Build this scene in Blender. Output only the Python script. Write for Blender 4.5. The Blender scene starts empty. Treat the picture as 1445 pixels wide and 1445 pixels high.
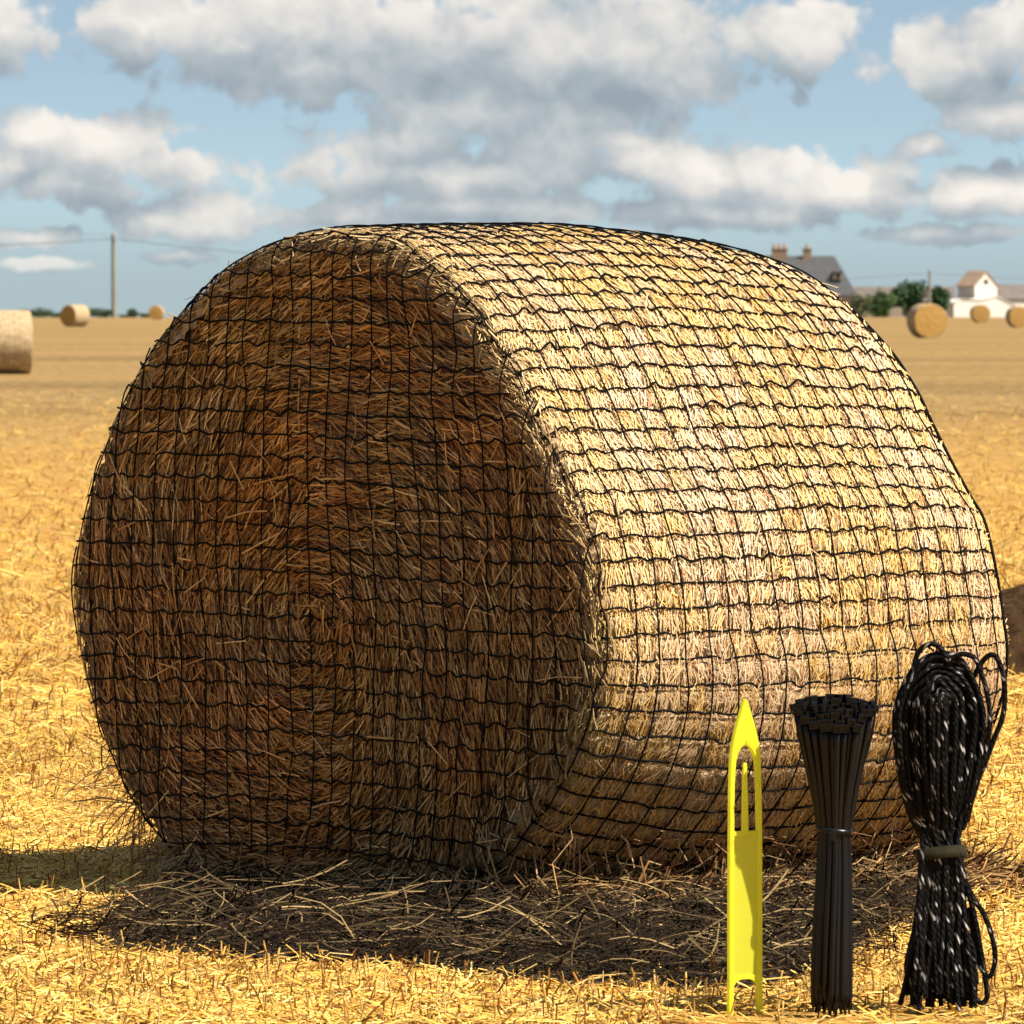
import bpy, bmesh, math, random
import numpy as np
from mathutils import Vector, Quaternion

random.seed(7)
RNG = np.random.default_rng(11)
scene = bpy.context.scene
C = scene.collection

# ------------------------------------------------------------------ camera
F = 11000.0           # focal length in pixels of the 1445 px photograph
HOR = 430.0           # true horizon row
CX = 722.5
CAMZ = 1.3
SF = F / 6000.0       # distances in the background are given for F = 6000
cam_d = bpy.data.cameras.new("camera")
cam = bpy.data.objects.new("camera", cam_d)
C.objects.link(cam)
cam.location = (0, 0, CAMZ)
cam.rotation_euler = (math.pi / 2, 0, 0)
cam_d.sensor_width = 36.0
cam_d.lens = F / 1445.0 * 36.0
cam_d.shift_y = -(CX - HOR) / 1445.0
cam_d.clip_start = 0.1
cam_d.clip_end = 30000.0
cam_d.dof.use_dof = True
cam_d.dof.focus_distance = 16.8
cam_d.dof.aperture_fstop = 27.0
scene.camera = cam
scene.render.resolution_x = 1024
scene.render.resolution_y = 1024

# ------------------------------------------------------------------ light
SUN_AZ = math.radians(113)     # from +Y (away from the camera) towards +X
SUN_EL = math.radians(52)
S = Vector((math.sin(SUN_AZ) * math.cos(SUN_EL), math.cos(SUN_AZ) * math.cos(SUN_EL), math.sin(SUN_EL)))
sl = bpy.data.lights.new("sun", 'SUN')
sl.energy = 4.6
sl.angle = math.radians(0.5)
sl.color = (1.0, 0.885, 0.72)
so = bpy.data.objects.new("sun", sl)
C.objects.link(so)
so.rotation_euler = S.to_track_quat('Z', 'Y').to_euler()
so.location = (30, 30, 60)

scene.view_settings.view_transform = 'Standard'
scene.view_settings.look = 'None'
scene.view_settings.gamma = 1.0
scene.view_settings.exposure = 1.16
scene.view_settings.use_curve_mapping = False

# ------------------------------------------------------------------ sky with clouds
world = bpy.data.worlds.new("World")
scene.world = world
world.use_nodes = True


class NT:
    """tiny helper for building node trees"""
    def __init__(self, tree):
        self.t = tree

    def n(self, kind, **kw):
        nd = self.t.nodes.new(kind)
        for k, v in kw.items():
            setattr(nd, k, v)
        return nd

    def put(self, sock, v):
        if isinstance(v, bpy.types.NodeSocket):
            self.t.links.new(v, sock)
        else:
            sock.default_value = v

    def math(self, op, a, b=0.0, c=None, clamp=False):
        nd = self.n('ShaderNodeMath', operation=op, use_clamp=clamp)
        self.put(nd.inputs[0], a)
        self.put(nd.inputs[1], b)
        if c is not None:
            self.put(nd.inputs[2], c)
        return nd.outputs[0]

    def vec(self, op, a, b=(0, 0, 0)):
        nd = self.n('ShaderNodeVectorMath', operation=op)
        self.put(nd.inputs[0], a)
        self.put(nd.inputs[1], b)
        return nd.outputs['Value'] if op in ('LENGTH', 'DOT_PRODUCT') else nd.outputs['Vector']

    def mix(self, f, a, b, blend='MIX'):
        nd = self.n('ShaderNodeMix', data_type='RGBA', blend_type=blend)
        self.put(nd.inputs[0], f)
        self.put(nd.inputs[6], a)
        self.put(nd.inputs[7], b)
        return nd.outputs[2]

    def noise(self, vec, scale, detail=4.0, rough=0.5, dim='3D'):
        nd = self.n('ShaderNodeTexNoise', noise_dimensions=dim)
        if vec is not None:
            self.put(nd.inputs['Vector'], vec)
        nd.inputs['Scale'].default_value = scale
        nd.inputs['Detail'].default_value = detail
        nd.inputs['Roughness'].default_value = rough
        return nd.outputs['Fac'], nd.outputs['Color']

    def ramp(self, f, stops, interp='LINEAR'):
        nd = self.n('ShaderNodeValToRGB')
        cr = nd.color_ramp
        cr.interpolation = interp
        while len(cr.elements) < len(stops):
            cr.elements.new(0.5)
        for e, (p, c) in zip(cr.elements, stops):
            e.position = p
            e.color = (c[0], c[1], c[2], 1)
        self.put(nd.inputs[0], f)
        return nd.outputs[0]

    def smooth(self, x, a, b, lo=0.0, hi=1.0):
        nd = self.n('ShaderNodeMapRange', interpolation_type='SMOOTHSTEP')
        self.put(nd.inputs[0], x)
        nd.inputs[1].default_value = a
        nd.inputs[2].default_value = b
        nd.inputs[3].default_value = lo
        nd.inputs[4].default_value = hi
        return nd.outputs[0]


# every cloud: azimuth / elevation of its middle and half extents (thousandths of 1/6 rad)
CLOUDS = [
    (8, 45, 62, 50), (205, 45, 78, 48), (335, 68, 48, 30), (400, 45, 190, 75), (430, 100, 150, 40),
    (640, 60, 120, 70), (770, 75, 190, 95), (920, 70, 180, 80), (1090, 55, 110, 48),
    (720, 165, 190, 40), (560, 205, 95, 32), (640, 250, 190, 38), (770, 225, 130, 45),
    (905, 225, 110, 42), (1020, 250, 130, 42), (880, 200, 45, 26), (1200, 270, 190, 34), (1370, 270, 120, 32),
    (1345, 95, 112, 60), (1430, 50, 80, 60), (1410, 168, 85, 24), (1315, 207, 42, 16),
    (60, 190, 62, 38), (165, 200, 90, 40), (20, 235, 70, 32), (235, 240, 95, 32), (110, 262, 120, 28),
    (290, 305, 78, 34), (215, 312, 50, 24), (480, 305, 140, 22), (700, 295, 210, 22), (40, 335, 80, 13),
    (260, 365, 60, 10), (60, 375, 70, 9), (1330, 330, 120, 12), (1000, 305, 160, 20),
]

g = bpy.data.node_groups.new("cloud_cover", 'ShaderNodeTree')
g.interface.new_socket("Vector", in_out='INPUT', socket_type='NodeSocketVector')
g.interface.new_socket("Cover", in_out='OUTPUT', socket_type='NodeSocketFloat')
g.interface.new_socket("Soft", in_out='OUTPUT', socket_type='NodeSocketFloat')
k = NT(g)
gi = k.n('NodeGroupInput')
go = k.n('NodeGroupOutput')
acc = None
for (cx, cy, rx, ry) in CLOUDS:
    cu, cv = (cx - CX) / 1000.0, (HOR - cy) / 1000.0
    d = k.vec('SUBTRACT', gi.outputs[0], (cu, cv, 0))
    d = k.vec('MULTIPLY', d, (1000.0 / (rx * 1.38), 1000.0 / (ry * 1.40), 0))
    r = k.vec('DOT_PRODUCT', d, d)
    if acc is None:
        acc = k.vec('LENGTH', d)
    else:
        nd = k.n('ShaderNodeMath', operation='SMOOTH_MIN')
        k.put(nd.inputs[0], acc)
        k.put(nd.inputs[1], k.math('SQRT', r))
        nd.inputs[2].default_value = 0.35
        acc = nd.outputs[0]
nb, _ = k.noise(gi.outputs[0], 8.0, 7.0, 0.52)
vo = k.n('ShaderNodeTexVoronoi', feature='SMOOTH_F1', voronoi_dimensions='2D')
k.put(vo.inputs['Vector'], gi.outputs[0])
vo.inputs['Scale'].default_value = 17.0
vo.inputs['Detail'].default_value = 2.0
vo.inputs['Roughness'].default_value = 0.55
vo.inputs['Smoothness'].default_value = 0.35
billow = k.math('MULTIPLY', k.math('SUBTRACT', 0.72, vo.outputs['Distance']), 0.55)
cover = k.math('SUBTRACT', 1.0, acc)
cover = k.math('MAXIMUM', cover, -1.2)
ns, _ = k.noise(gi.outputs[0], 9.0, 3.0, 0.45)
soft = k.math('ADD', cover, k.math('MULTIPLY', k.math('SUBTRACT', ns, 0.5), 1.5))
soft = k.math('ADD', soft, k.math('MULTIPLY', billow, 0.45))
g.links.new(soft, go.inputs[1])
cover = k.math('ADD', k.math('ADD', cover, billow), k.math('MULTIPLY', k.math('SUBTRACT', nb, 0.5), 1.35))
g.links.new(cover, go.inputs[0])

wt = NT(world.node_tree)
for nd in list(world.node_tree.nodes):
    world.node_tree.nodes.remove(nd)
tc = wt.n('ShaderNodeTexCoord')
sep = wt.n('ShaderNodeSeparateXYZ')
world.node_tree.links.new(tc.outputs['Generated'], sep.inputs[0])
az = wt.math('MULTIPLY', wt.math('ARCTAN2', sep.outputs[0], sep.outputs[1]), F / 1000.0)
el = wt.math('MULTIPLY', wt.math('ARCSINE', sep.outputs[2]), F / 1000.0)
cmb = wt.n('ShaderNodeCombineXYZ')
wt.put(cmb.inputs[0], az)
wt.put(cmb.inputs[1], el)
uv = cmb.outputs[0]
_, nc = wt.noise(uv, 14.0, 5.0, 0.55)
warp = wt.vec('MULTIPLY', wt.vec('SUBTRACT', nc, (0.5, 0.5, 0.5)), (0.05, 0.028, 0))
uvw = wt.vec('ADD', uv, warp)
g1 = wt.n('ShaderNodeGroup', node_tree=g)
wt.put(g1.inputs[0], uvw)
g2 = wt.n('ShaderNodeGroup', node_tree=g)
wt.put(g2.inputs[0], wt.vec('ADD', uvw, (0.020, 0.058, 0)))
g3 = wt.n('ShaderNodeGroup', node_tree=g)
wt.put(g3.inputs[0], wt.vec('ADD', uvw, (0.004, 0.010, 0)))
c1 = g1.outputs[0]
alpha = wt.smooth(c1, -0.02, 0.38)
# overhead clouds out of the photograph's view: one noise over the whole sky
ng, _ = wt.noise(tc.outputs['Generated'], 3.2, 6.0, 0.55)
high = wt.smooth(el, 0.62, 1.3)
alpha_o = wt.math('MULTIPLY', wt.smooth(ng, 0.52, 0.68), high)
alpha = wt.math('MAXIMUM', alpha, alpha_o)
relief = wt.math('SUBTRACT', g1.outputs[1], g2.outputs[1])
relief2 = wt.math('SUBTRACT', c1, g3.outputs[0])
lit = wt.math('ADD', wt.math('MULTIPLY', relief, 0.66), wt.math('MULTIPLY', relief2, 0.16))
thick = wt.smooth(c1, 0.2, 1.4)
lit = wt.math('ADD', lit, wt.math('MULTIPLY', thick, -0.16))
lit = wt.math('ADD', lit, 0.42, clamp=True)
ccol = wt.ramp(lit, [(0.0, (0.145, 0.17, 0.192)), (0.28, (0.19, 0.215, 0.232)), (0.50, (0.26, 0.27, 0.275)),
                     (0.72, (0.345, 0.335, 0.32)), (1.0, (0.43, 0.405, 0.375))])
# low clouds fade into the horizon air
sky = wt.n('ShaderNodeTexSky', sky_type='NISHITA')
sky.sun_disc = False
sky.sun_elevation = SUN_EL
sky.sun_rotation = SUN_AZ
sky.air_density = 1.0
sky.dust_density = 0.35
sky.ozone_density = 1.6
# look a little higher than the true elevation: the air over this plain is clear
v3 = wt.vec('MULTIPLY', tc.outputs['Generated'], (1, 1, 4.0))
v3 = wt.vec('ADD', v3, (0, 0, 0.05))
v3 = wt.vec('NORMALIZE', v3)
wt.put(sky.inputs[0], v3)
SKY = 0.056
hs = wt.n('ShaderNodeHueSaturation')
hs.inputs['Saturation'].default_value = 0.62
wt.put(hs.inputs['Color'], sky.outputs[0])
skyc = wt.vec('MULTIPLY', hs.outputs[0], (SKY * 0.86, SKY * 0.98, SKY * 0.99))
low = wt.smooth(el, 0.0, 0.13, 0.45, 1.0)
alpha = wt.math('MULTIPLY', wt.math('MULTIPLY', alpha, low), 0.96)
haze_f = wt.smooth(el, 0.0, 0.20, 0.72, 0.0)
skyc = wt.mix(haze_f, skyc, (0.158, 0.198, 0.222, 1))
skymix = wt.mix(alpha, skyc, ccol)
bg = wt.n('ShaderNodeBackground')
bg.inputs['Strength'].default_value = 1.0
wt.put(bg.inputs['Color'], skymix)
wo = wt.n('ShaderNodeOutputWorld')
world.node_tree.links.new(bg.outputs[0], wo.inputs[0])
world.cycles.sampling_method = 'MANUAL'
world.cycles.sample_map_resolution = 512


# ------------------------------------------------------------------ helpers
def tag(o, label=None, cat=None, group=None, kind=None):
    if label:
        o['label'] = label
    if cat:
        o['category'] = cat
    if group:
        o['group'] = group
    if kind:
        o['kind'] = kind
    return o


def empty(name, loc=(0, 0, 0), rz=0.0, ry=0.0):
    o = bpy.data.objects.new(name, None)
    o.empty_display_size = 0.1
    C.objects.link(o)
    o.location = loc
    o.rotation_euler = (0, ry, rz)
    return o


def link_mesh(name, me, mat=None, parent=None):
    o = bpy.data.objects.new(name, me)
    C.objects.link(o)
    if mat is not None:
        me.materials.append(mat)
    if parent is not None:
        o.parent = parent
    return o


def np_mesh(name, V, faces, mat=None, parent=None, col=None, smooth=False, uv=None):
    """V (n,3); faces (m,4) quads or (m,3) triangles; col (n,3) per-vertex own colour"""
    me = bpy.data.meshes.new(name)
    V = np.asarray(V, dtype=np.float32)
    faces = np.asarray(faces, dtype=np.int32)
    m, w = faces.shape
    me.vertices.add(len(V))
    me.vertices.foreach_set("co", V.ravel())
    me.loops.add(m * w)
    me.loops.foreach_set("vertex_index", faces.ravel())
    me.polygons.add(m)
    me.polygons.foreach_set("loop_start", np.arange(0, m * w, w, dtype=np.int32))
    me.polygons.foreach_set("loop_total", np.full(m, w, dtype=np.int32))
    if smooth:
        me.polygons.foreach_set("use_smooth", np.ones(m, dtype=bool))
    me.update(calc_edges=True)
    if col is not None:
        a = me.color_attributes.new("tint", 'FLOAT_COLOR', 'POINT')
        cc = np.ones((len(V), 4), dtype=np.float32)
        cc[:, :3] = col
        a.data.foreach_set("color", cc.ravel())
    if uv is not None:
        l = me.uv_layers.new(name="run")
        l.data.foreach_set("uv", np.asarray(uv, dtype=np.float32)[faces.ravel()].ravel())
    me.validate()
    return link_mesh(name, me, mat, parent)


def px(x, y, Y):
    """point at distance Y seen at photograph pixel (x, y)"""
    return Vector(((x - CX) * Y / F, Y, CAMZ - (y - HOR) * Y / F))


def gz(Y):
    """height of the plain: flat, falling away beyond the crest of the field"""
    Y = np.asarray(Y, dtype=float)
    d = np.clip(Y - 430.0 * SF, 0, None)
    return -np.where(d < 400, d * d / 400.0 * 0.0095, 0.0095 * 400 + (d - 400) * 0.012)


# ---- coherent noise
def _hash(i, seed):
    h = (i[..., 0] * 374761393 + i[..., 1] * 668265263 + i[..., 2] * 2147483647 + seed * 974634721) & 0xFFFFFFFF
    h = ((h ^ (h >> 13)) * 1274126177) & 0xFFFFFFFF
    h = h ^ (h >> 16)
    return (h & 0xFFFF) / 65535.0


def vnoise(P, scale, seed=0):
    P = np.asarray(P, dtype=float) * scale
    i = np.floor(P).astype(np.int64)
    f = P - i
    f = f * f * (3 - 2 * f)
    out = 0
    for dx in (0, 1):
        for dy in (0, 1):
            for dz in (0, 1):
                w = (f[..., 0] if dx else 1 - f[..., 0]) * (f[..., 1] if dy else 1 - f[..., 1]) * (f[..., 2] if dz else 1 - f[..., 2])
                out = out + w * _hash(i + np.array([dx, dy, dz]), seed)
    return out


def fbm(P, scale, seed=0, oct=3):
    s, a, t = 0, 1.0, 0
    for o in range(oct):
        s = s + a * vnoise(P, scale * 2 ** o, seed + o)
        t += a
        a *= 0.5
    return s / t


def unit(a):
    return a / np.maximum(np.linalg.norm(a, axis=-1, keepdims=True), 1e-9)


def straw_mesh(P, D, N, L, W, col, bend=0.0, side=0.0, st=3, hgt=0.45):
    """many single straws: each a bent three-sided blade"""
    n = len(P)
    D = unit(D)
    B = unit(np.cross(D, N))
    N = np.cross(B, D)
    L = np.broadcast_to(L, (n,))[:, None]
    W = np.broadcast_to(W, (n,))[:, None]
    bend = np.broadcast_to(bend, (n,))[:, None]
    side = np.broadcast_to(side, (n,))[:, None]
    V = np.zeros((n, st, 3, 3))
    for q in range(st):
        f = q / (st - 1) - 0.5
        c = P + D * L * f + (N * bend + B * side) * L * (1 - 4 * f * f)
        V[:, q, 0] = c - B * W * 0.5
        V[:, q, 1] = c + N * W * hgt
        V[:, q, 2] = c + B * W * 0.5
    base = (np.arange(n) * st * 3)[:, None]
    fl = []
    for q in range(st - 1):
        a = q * 3
        b = (q + 1) * 3
        for j in range(2):
            fl.append(np.stack([base[:, 0] + a + j, base[:, 0] + b + j, base[:, 0] + b + j + 1, base[:, 0] + a + j + 1], 1))
    faces = np.concatenate(fl, 0)
    colv = np.repeat(col, st * 3, axis=0)
    return V.reshape(-1, 3), faces, colv


def pick(palette, n, jit=0.15, w=None):
    pal = np.array(palette)
    i = RNG.choice(len(pal), n, p=None if w is None else np.array(w) / np.sum(w))
    c = pal[i] * (1 + RNG.normal(0, jit, (n, 1)))
    return np.clip(c, 0.004, 0.9)


def frames(path):
    T = np.gradient(path, axis=0)
    T = unit(T)
    up = np.array([0.13, 0.21, 0.97])
    if abs(np.dot(T.mean(0), up)) > 0.9 * np.linalg.norm(T.mean(0)):
        up = np.array([1.0, 0.1, 0.05])
    A = unit(np.cross(T, up))
    Bv = np.cross(T, A)
    return T, A, Bv


class Tubes:
    def __init__(self):
        self.V, self.Fc, self.UV, self.n = [], [], [], 0

    def add(self, path, r, sides=6, closed=False, flat=1.0, AB=None, cap=True):
        path = np.asarray(path, dtype=float)
        m = len(path)
        r = np.broadcast_to(np.asarray(r, dtype=float), (m,))
        if closed:
            ext = np.concatenate([path[-1:], path, path[:1]], 0)
            T = unit(np.gradient(ext, axis=0)[1:-1])
        else:
            T = unit(np.gradient(path, axis=0))
        if AB is None:
            # parallel-transported frame
            t0 = T[0]
            a = np.cross(t0, [0.31, 0.17, 0.93])
            if np.linalg.norm(a) < 0.2:
                a = np.cross(t0, [1, 0, 0])
            a = a / np.linalg.norm(a)
            A = np.zeros((m, 3))
            for i in range(m):
                a = a - T[i] * np.dot(a, T[i])
                a = a / max(np.linalg.norm(a), 1e-9)
                A[i] = a
        else:
            A = np.broadcast_to(np.asarray(AB, dtype=float), (m, 3))
            A = unit(A - T * np.sum(A * T, 1, keepdims=True))
        B = np.cross(T, A)
        ang = np.arange(sides) / sides * 2 * math.pi
        ring = path[:, None, :] + r[:, None, None] * (np.cos(ang)[None, :, None] * A[:, None, :] + flat * np.sin(ang)[None, :, None] * B[:, None, :])
        self.V.append(ring.reshape(-1, 3))
        s = np.concatenate([[0], np.cumsum(np.linalg.norm(np.diff(path, axis=0), axis=1))])
        uvv = np.stack([np.repeat(s, sides), np.tile(np.arange(sides) / sides, m)], 1)
        self.UV.append(uvv)
        i = np.arange(m if closed else m - 1)[:, None]
        j = np.arange(sides)[None, :]
        i2 = (i + 1) % m
        j2 = (j + 1) % sides
        f = np.stack([i * sides + j, i * sides + j2, i2 * sides + j2, i2 * sides + j], -1).reshape(-1, 4) + self.n
        self.Fc.append(f)
        self.n += m * sides
        if cap and not closed and sides >= 4:
            for e in (0, m - 1):
                idx = self.n - m * sides + e * sides
                if sides == 6:
                    self.Fc.append(np.array([[idx, idx + 1, idx + 2, idx + 3], [idx, idx + 3, idx + 4, idx + 5]]))
                elif sides == 4:
                    self.Fc.append(np.array([[idx, idx + 1, idx + 2, idx + 3]]))

    def build(self, name, mat, parent=None, smooth=True):
        return np_mesh(name, np.concatenate(self.V), np.concatenate(self.Fc), mat, parent, smooth=smooth, uv=np.concatenate(self.UV))


def catmull(pts, sub):
    pts = np.asarray(pts, dtype=float)
    p = np.concatenate([2 * pts[:1] - pts[1:2], pts, 2 * pts[-1:] - pts[-2:-1]], 0)
    out = []
    for i in range(len(pts) - 1):
        a, b, c, d = p[i], p[i + 1], p[i + 2], p[i + 3]
        for q in range(sub):
            t = q / sub
            out.append(0.5 * (2 * b + (c - a) * t + (2 * a - 5 * b + 4 * c - d) * t * t + (3 * b - a - 3 * c + d) * t ** 3))
    out.append(pts[-1])
    return np.array(out)


def bm_obj(name, bm, mat, parent=None, smooth=False, bevel=0.0, seg=2):
    me = bpy.data.meshes.new(name)
    bmesh.ops.recalc_face_normals(bm, faces=bm.faces)
    bm.to_mesh(me)
    bm.free()
    if smooth:
        for p in me.polygons:
            p.use_smooth = True
    o = link_mesh(name, me, mat, parent)
    if bevel:
        m = o.modifiers.new("bevel", 'BEVEL')
        m.width = bevel
        m.segments = seg
        m.limit_method = 'ANGLE'
    return o


def add_box(bm, x0, x1, y0, y1, z0, z1):
    vs = [bm.verts.new(p) for p in ((x0, y0, z0), (x1, y0, z0), (x1, y1, z0), (x0, y1, z0), (x0, y0, z1), (x1, y0, z1), (x1, y1, z1), (x0, y1, z1))]
    for f in ((0, 3, 2, 1), (4, 5, 6, 7), (0, 1, 5, 4), (1, 2, 6, 5), (2, 3, 7, 6), (3, 0, 4, 7)):
        bm.faces.new([vs[i] for i in f])


def add_poly(bm, pts):
    return bm.faces.new([bm.verts.new(p) for p in pts])


# ------------------------------------------------------------------ materials
def material(name):
    m = bpy.data.materials.new(name)
    m.use_nodes = True
    t = NT(m.node_tree)
    p = m.node_tree.nodes['Principled BSDF']
    return m, t, p


def mat_straw(name, rough=0.55, spec=0.35, trans=0.0):
    m, t, p = material(name)
    a = t.n('ShaderNodeAttribute', attribute_name="tint")
    tcn = t.n('ShaderNodeTexCoord')
    nf, _ = t.noise(tcn.outputs['Object'], 160.0, 2.0)
    f = t.smooth(nf, 0.3, 0.7, 0.75, 1.2)
    col = t.vec('MULTIPLY', a.outputs['Color'], (1, 1, 1))
    sc = t.n('ShaderNodeVectorMath', operation='SCALE')
    t.put(sc.inputs[0], col)
    t.put(sc.inputs['Scale'], f)
    t.put(p.inputs['Base Color'], sc.outputs[0])
    p.inputs['Roughness'].default_value = rough
    p.inputs['Specular IOR Level'].default_value = spec
    if trans:
        tr = t.n('ShaderNodeBsdfTranslucent')
        t.put(tr.inputs[0], sc.outputs[0])
        mx = t.n('ShaderNodeMixShader')
        mx.inputs[0].default_value = trans
        m.node_tree.links.new(p.outputs[0], mx.inputs[1])
        m.node_tree.links.new(tr.outputs[0], mx.inputs[2])
        m.node_tree.links.new(mx.outputs[0], m.node_tree.nodes['Material Output'].inputs[0])
    return m


def mat_noise(name, stops, scale=20.0, stretch=(1, 1, 1), rough=0.8, bump=0.0, detail=5.0, spec=0.3, coord='Object', bdist=0.02):
    m, t, p = material(name)
    tcn = t.n('ShaderNodeTexCoord')
    v = t.vec('MULTIPLY', tcn.outputs[coord], stretch)
    nf, _ = t.noise(v, scale, detail, 0.6)
    t.put(p.inputs['Base Color'], t.ramp(nf, stops))
    p.inputs['Roughness'].default_value = rough
    p.inputs['Specular IOR Level'].default_value = spec
    if bump:
        b = t.n('ShaderNodeBump')
        b.inputs['Strength'].default_value = bump
        b.inputs['Distance'].default_value = bdist
        t.put(b.inputs['Height'], nf)
        t.put(p.inputs['Normal'], b.outputs[0])
    return m


M_STRAW = mat_straw("straw", 0.5, 0.35)
M_STUBBLE = mat_straw("stubble", 0.7, 0.15, 0.0)
M_LITTER = mat_straw("foot_straw_with_shade", 0.9, 0.03, 0.0)  # straw at the foot; its darkest tints paint the bale's shadow
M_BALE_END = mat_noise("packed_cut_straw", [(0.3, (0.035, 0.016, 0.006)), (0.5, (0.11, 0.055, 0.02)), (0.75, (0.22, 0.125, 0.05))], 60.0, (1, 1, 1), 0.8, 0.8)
M_BALE_SIDE = mat_noise("packed_rolled_straw", [(0.3, (0.20, 0.12, 0.055)), (0.5, (0.42, 0.30, 0.17)), (0.72, (0.58, 0.45, 0.30))], 70.0, (1, 1, 1), 0.8, 0.9)
M_NET = mat_noise("black_net_cord", [(0.3, (0.003, 0.003, 0.0032)), (0.7, (0.006, 0.006, 0.0064))], 300.0, (1, 1, 1), 0.7, 0.0, spec=0.08)

# ground: straw-strewn clay, golden near, paler tan in the distance
m, t, p = material("stubble_ground")
tcn = t.n('ShaderNodeTexCoord')
ob = tcn.outputs['Object']
n1, _ = t.noise(t.vec('MULTIPLY', ob, (1, 0.35, 1)), 70.0, 6.0, 0.65)
n2, _ = t.noise(t.vec('MULTIPLY', ob, (1, 0.6, 1)), 2.2, 4.0, 0.6)
n3, _ = t.noise(t.vec('MULTIPLY', ob, (0.15, 1, 1)), 0.35, 4.0, 0.55)
n4, _ = t.noise(t.vec('MULTIPLY', ob, (0.5, 0.06, 1)), 9.0, 4.0, 0.6)
near = t.ramp(n1, [(0.28, (0.16, 0.075, 0.022)), (0.42, (0.40, 0.225, 0.055)), (0.60, (0.52, 0.32, 0.085)), (0.8, (0.62, 0.42, 0.16))])
patch = t.ramp(n2, [(0.3, (0.80, 0.72, 0.62)), (0.55, (1, 1, 1)), (0.75, (1.05, 1.02, 0.9))])
near = t.mix(0.8, near, patch, 'MULTIPLY')
far = t.ramp(n4, [(0.3, (0.18, 0.115, 0.045)), (0.5, (0.255, 0.172, 0.072)), (0.7, (0.33, 0.232, 0.105))])
n5, _ = t.noise(t.vec('MULTIPLY', ob, (0.10, 1, 1)), 0.045, 3.0, 0.6)
far = t.mix(0.85, far, t.ramp(n5, [(0.35, (0.72, 0.70, 0.66)), (0.5, (1, 1, 1)), (0.65, (1.10, 1.06, 0.98))]), 'MULTIPLY')
band = t.ramp(n3, [(0.3, (0.78, 0.70, 0.60)), (0.5, (1, 1, 1)), (0.72, (1.08, 1.04, 0.9))])
far = t.mix(0.9, far, band, 'MULTIPLY')
sp = t.n('ShaderNodeSeparateXYZ')
t.put(sp.inputs[0], ob)
dist = t.math('ADD', sp.outputs[1], t.math('MULTIPLY', t.math('SUBTRACT', n2, 0.5), 14.0))
fz = t.smooth(dist, 30.0, 110.0)
t.put(p.inputs['Base Color'], t.mix(fz, near, far))
p.inputs['Roughness'].default_value = 0.9
p.inputs['Specular IOR Level'].default_value = 0.15
b = t.n('ShaderNodeBump')
b.inputs['Strength'].default_value = 0.7
b.inputs['Distance'].default_value = 0.03
t.put(b.inputs['Height'], n1)
t.put(p.inputs['Normal'], b.outputs[0])
M_GROUND = m

# ------------------------------------------------------------------ ground
ys = np.concatenate([np.linspace(-30, 60, 60), np.linspace(64, 430 * SF, 40), np.linspace(455 * SF, 1200 * SF, 40), np.linspace(1300 * SF, 14000, 30)])
xs = np.concatenate([-np.geomspace(6000, 4, 24), np.linspace(-3, 3, 7), np.geomspace(4, 6000, 24)])
XX, YY = np.meshgrid(xs, ys, indexing='ij')
ZZ = gz(YY)
V = np.stack([XX, YY, ZZ], -1).reshape(-1, 3)
nx, ny = len(xs), len(ys)
i, j = np.meshgrid(np.arange(nx - 1), np.arange(ny - 1), indexing='ij')
q = (i * ny + j)
Fq = np.stack([q, q + ny, q + ny + 1, q + 1], -1).reshape(-1, 4)
ground = np_mesh("field", V, Fq, M_GROUND, smooth=True)
tag(ground, kind='structure')

# ------------------------------------------------------------------ bale geometry
A_ANG = math.radians(43.5)
AX = np.array([math.sin(A_ANG), math.cos(A_ANG), 0.0])        # axis, near end -> far end
EX = np.array([math.cos(A_ANG), -math.sin(A_ANG), 0.0])       # across the cut end
KZ = np.array([0, 0, 1.0])
Y1 = CAMZ * F / (1270 - HOR)
P0 = np.array([(470 - CX) * Y1 / F, Y1, 0.0])
LEN = 1.46
BEV = 0.055
RF = 0.21          # rounding of the far rim

OUT = [(455, 321), (388, 334), (330, 362), (288, 396), (243, 442), (205, 492), (174, 548), (149, 612), (124, 692),
       (107, 762), (101, 822), (107, 900), (123, 975), (148, 1050), (183, 1125), (226, 1184), (277, 1230), (335, 1258),
       (410, 1270), (490, 1270), (565, 1264), (640, 1244), (702, 1204), (752, 1148), (785, 1100), (812, 1050), (832, 990),
       (842, 930), (842, 870), (833, 800), (818, 732), (798, 685), (772, 632), (746, 575), (722, 520), (692, 466),
       (655, 418), (610, 372), (565, 340), (510, 324)]


def unproject(x, y):
    d = np.array([(x - CX) / F, 1.0, -(y - HOR) / F])
    c = np.array([0, 0, CAMZ])
    tt = np.dot(AX, P0 - c) / np.dot(AX, d)
    w = c + d * tt
    return np.dot(w - P0, EX), w[2]


prof = np.array([unproject(*o) for o in OUT])
prof = catmull(np.concatenate([prof, prof[:1]]), 8)[:-1]
prof[:, 0] = (prof[:, 0] - prof[:, 0].mean()) * 1.010 + prof[:, 0].mean()
prof[:, 1] = np.clip(prof[:, 1] * 0.993, 0.004, None)
# resample by arc length
seg = np.linalg.norm(np.diff(np.concatenate([prof, prof[:1]]), axis=0), axis=1)
cum = np.concatenate([[0], np.cumsum(seg)])
PER = cum[-1]
NU = 480
uu = np.arange(NU) / NU * PER
pc = np.concatenate([prof, prof[:1]])
prof = np.stack([np.interp(uu, cum, pc[:, 0]), np.interp(uu, cum, pc[:, 1])], 1)
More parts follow.
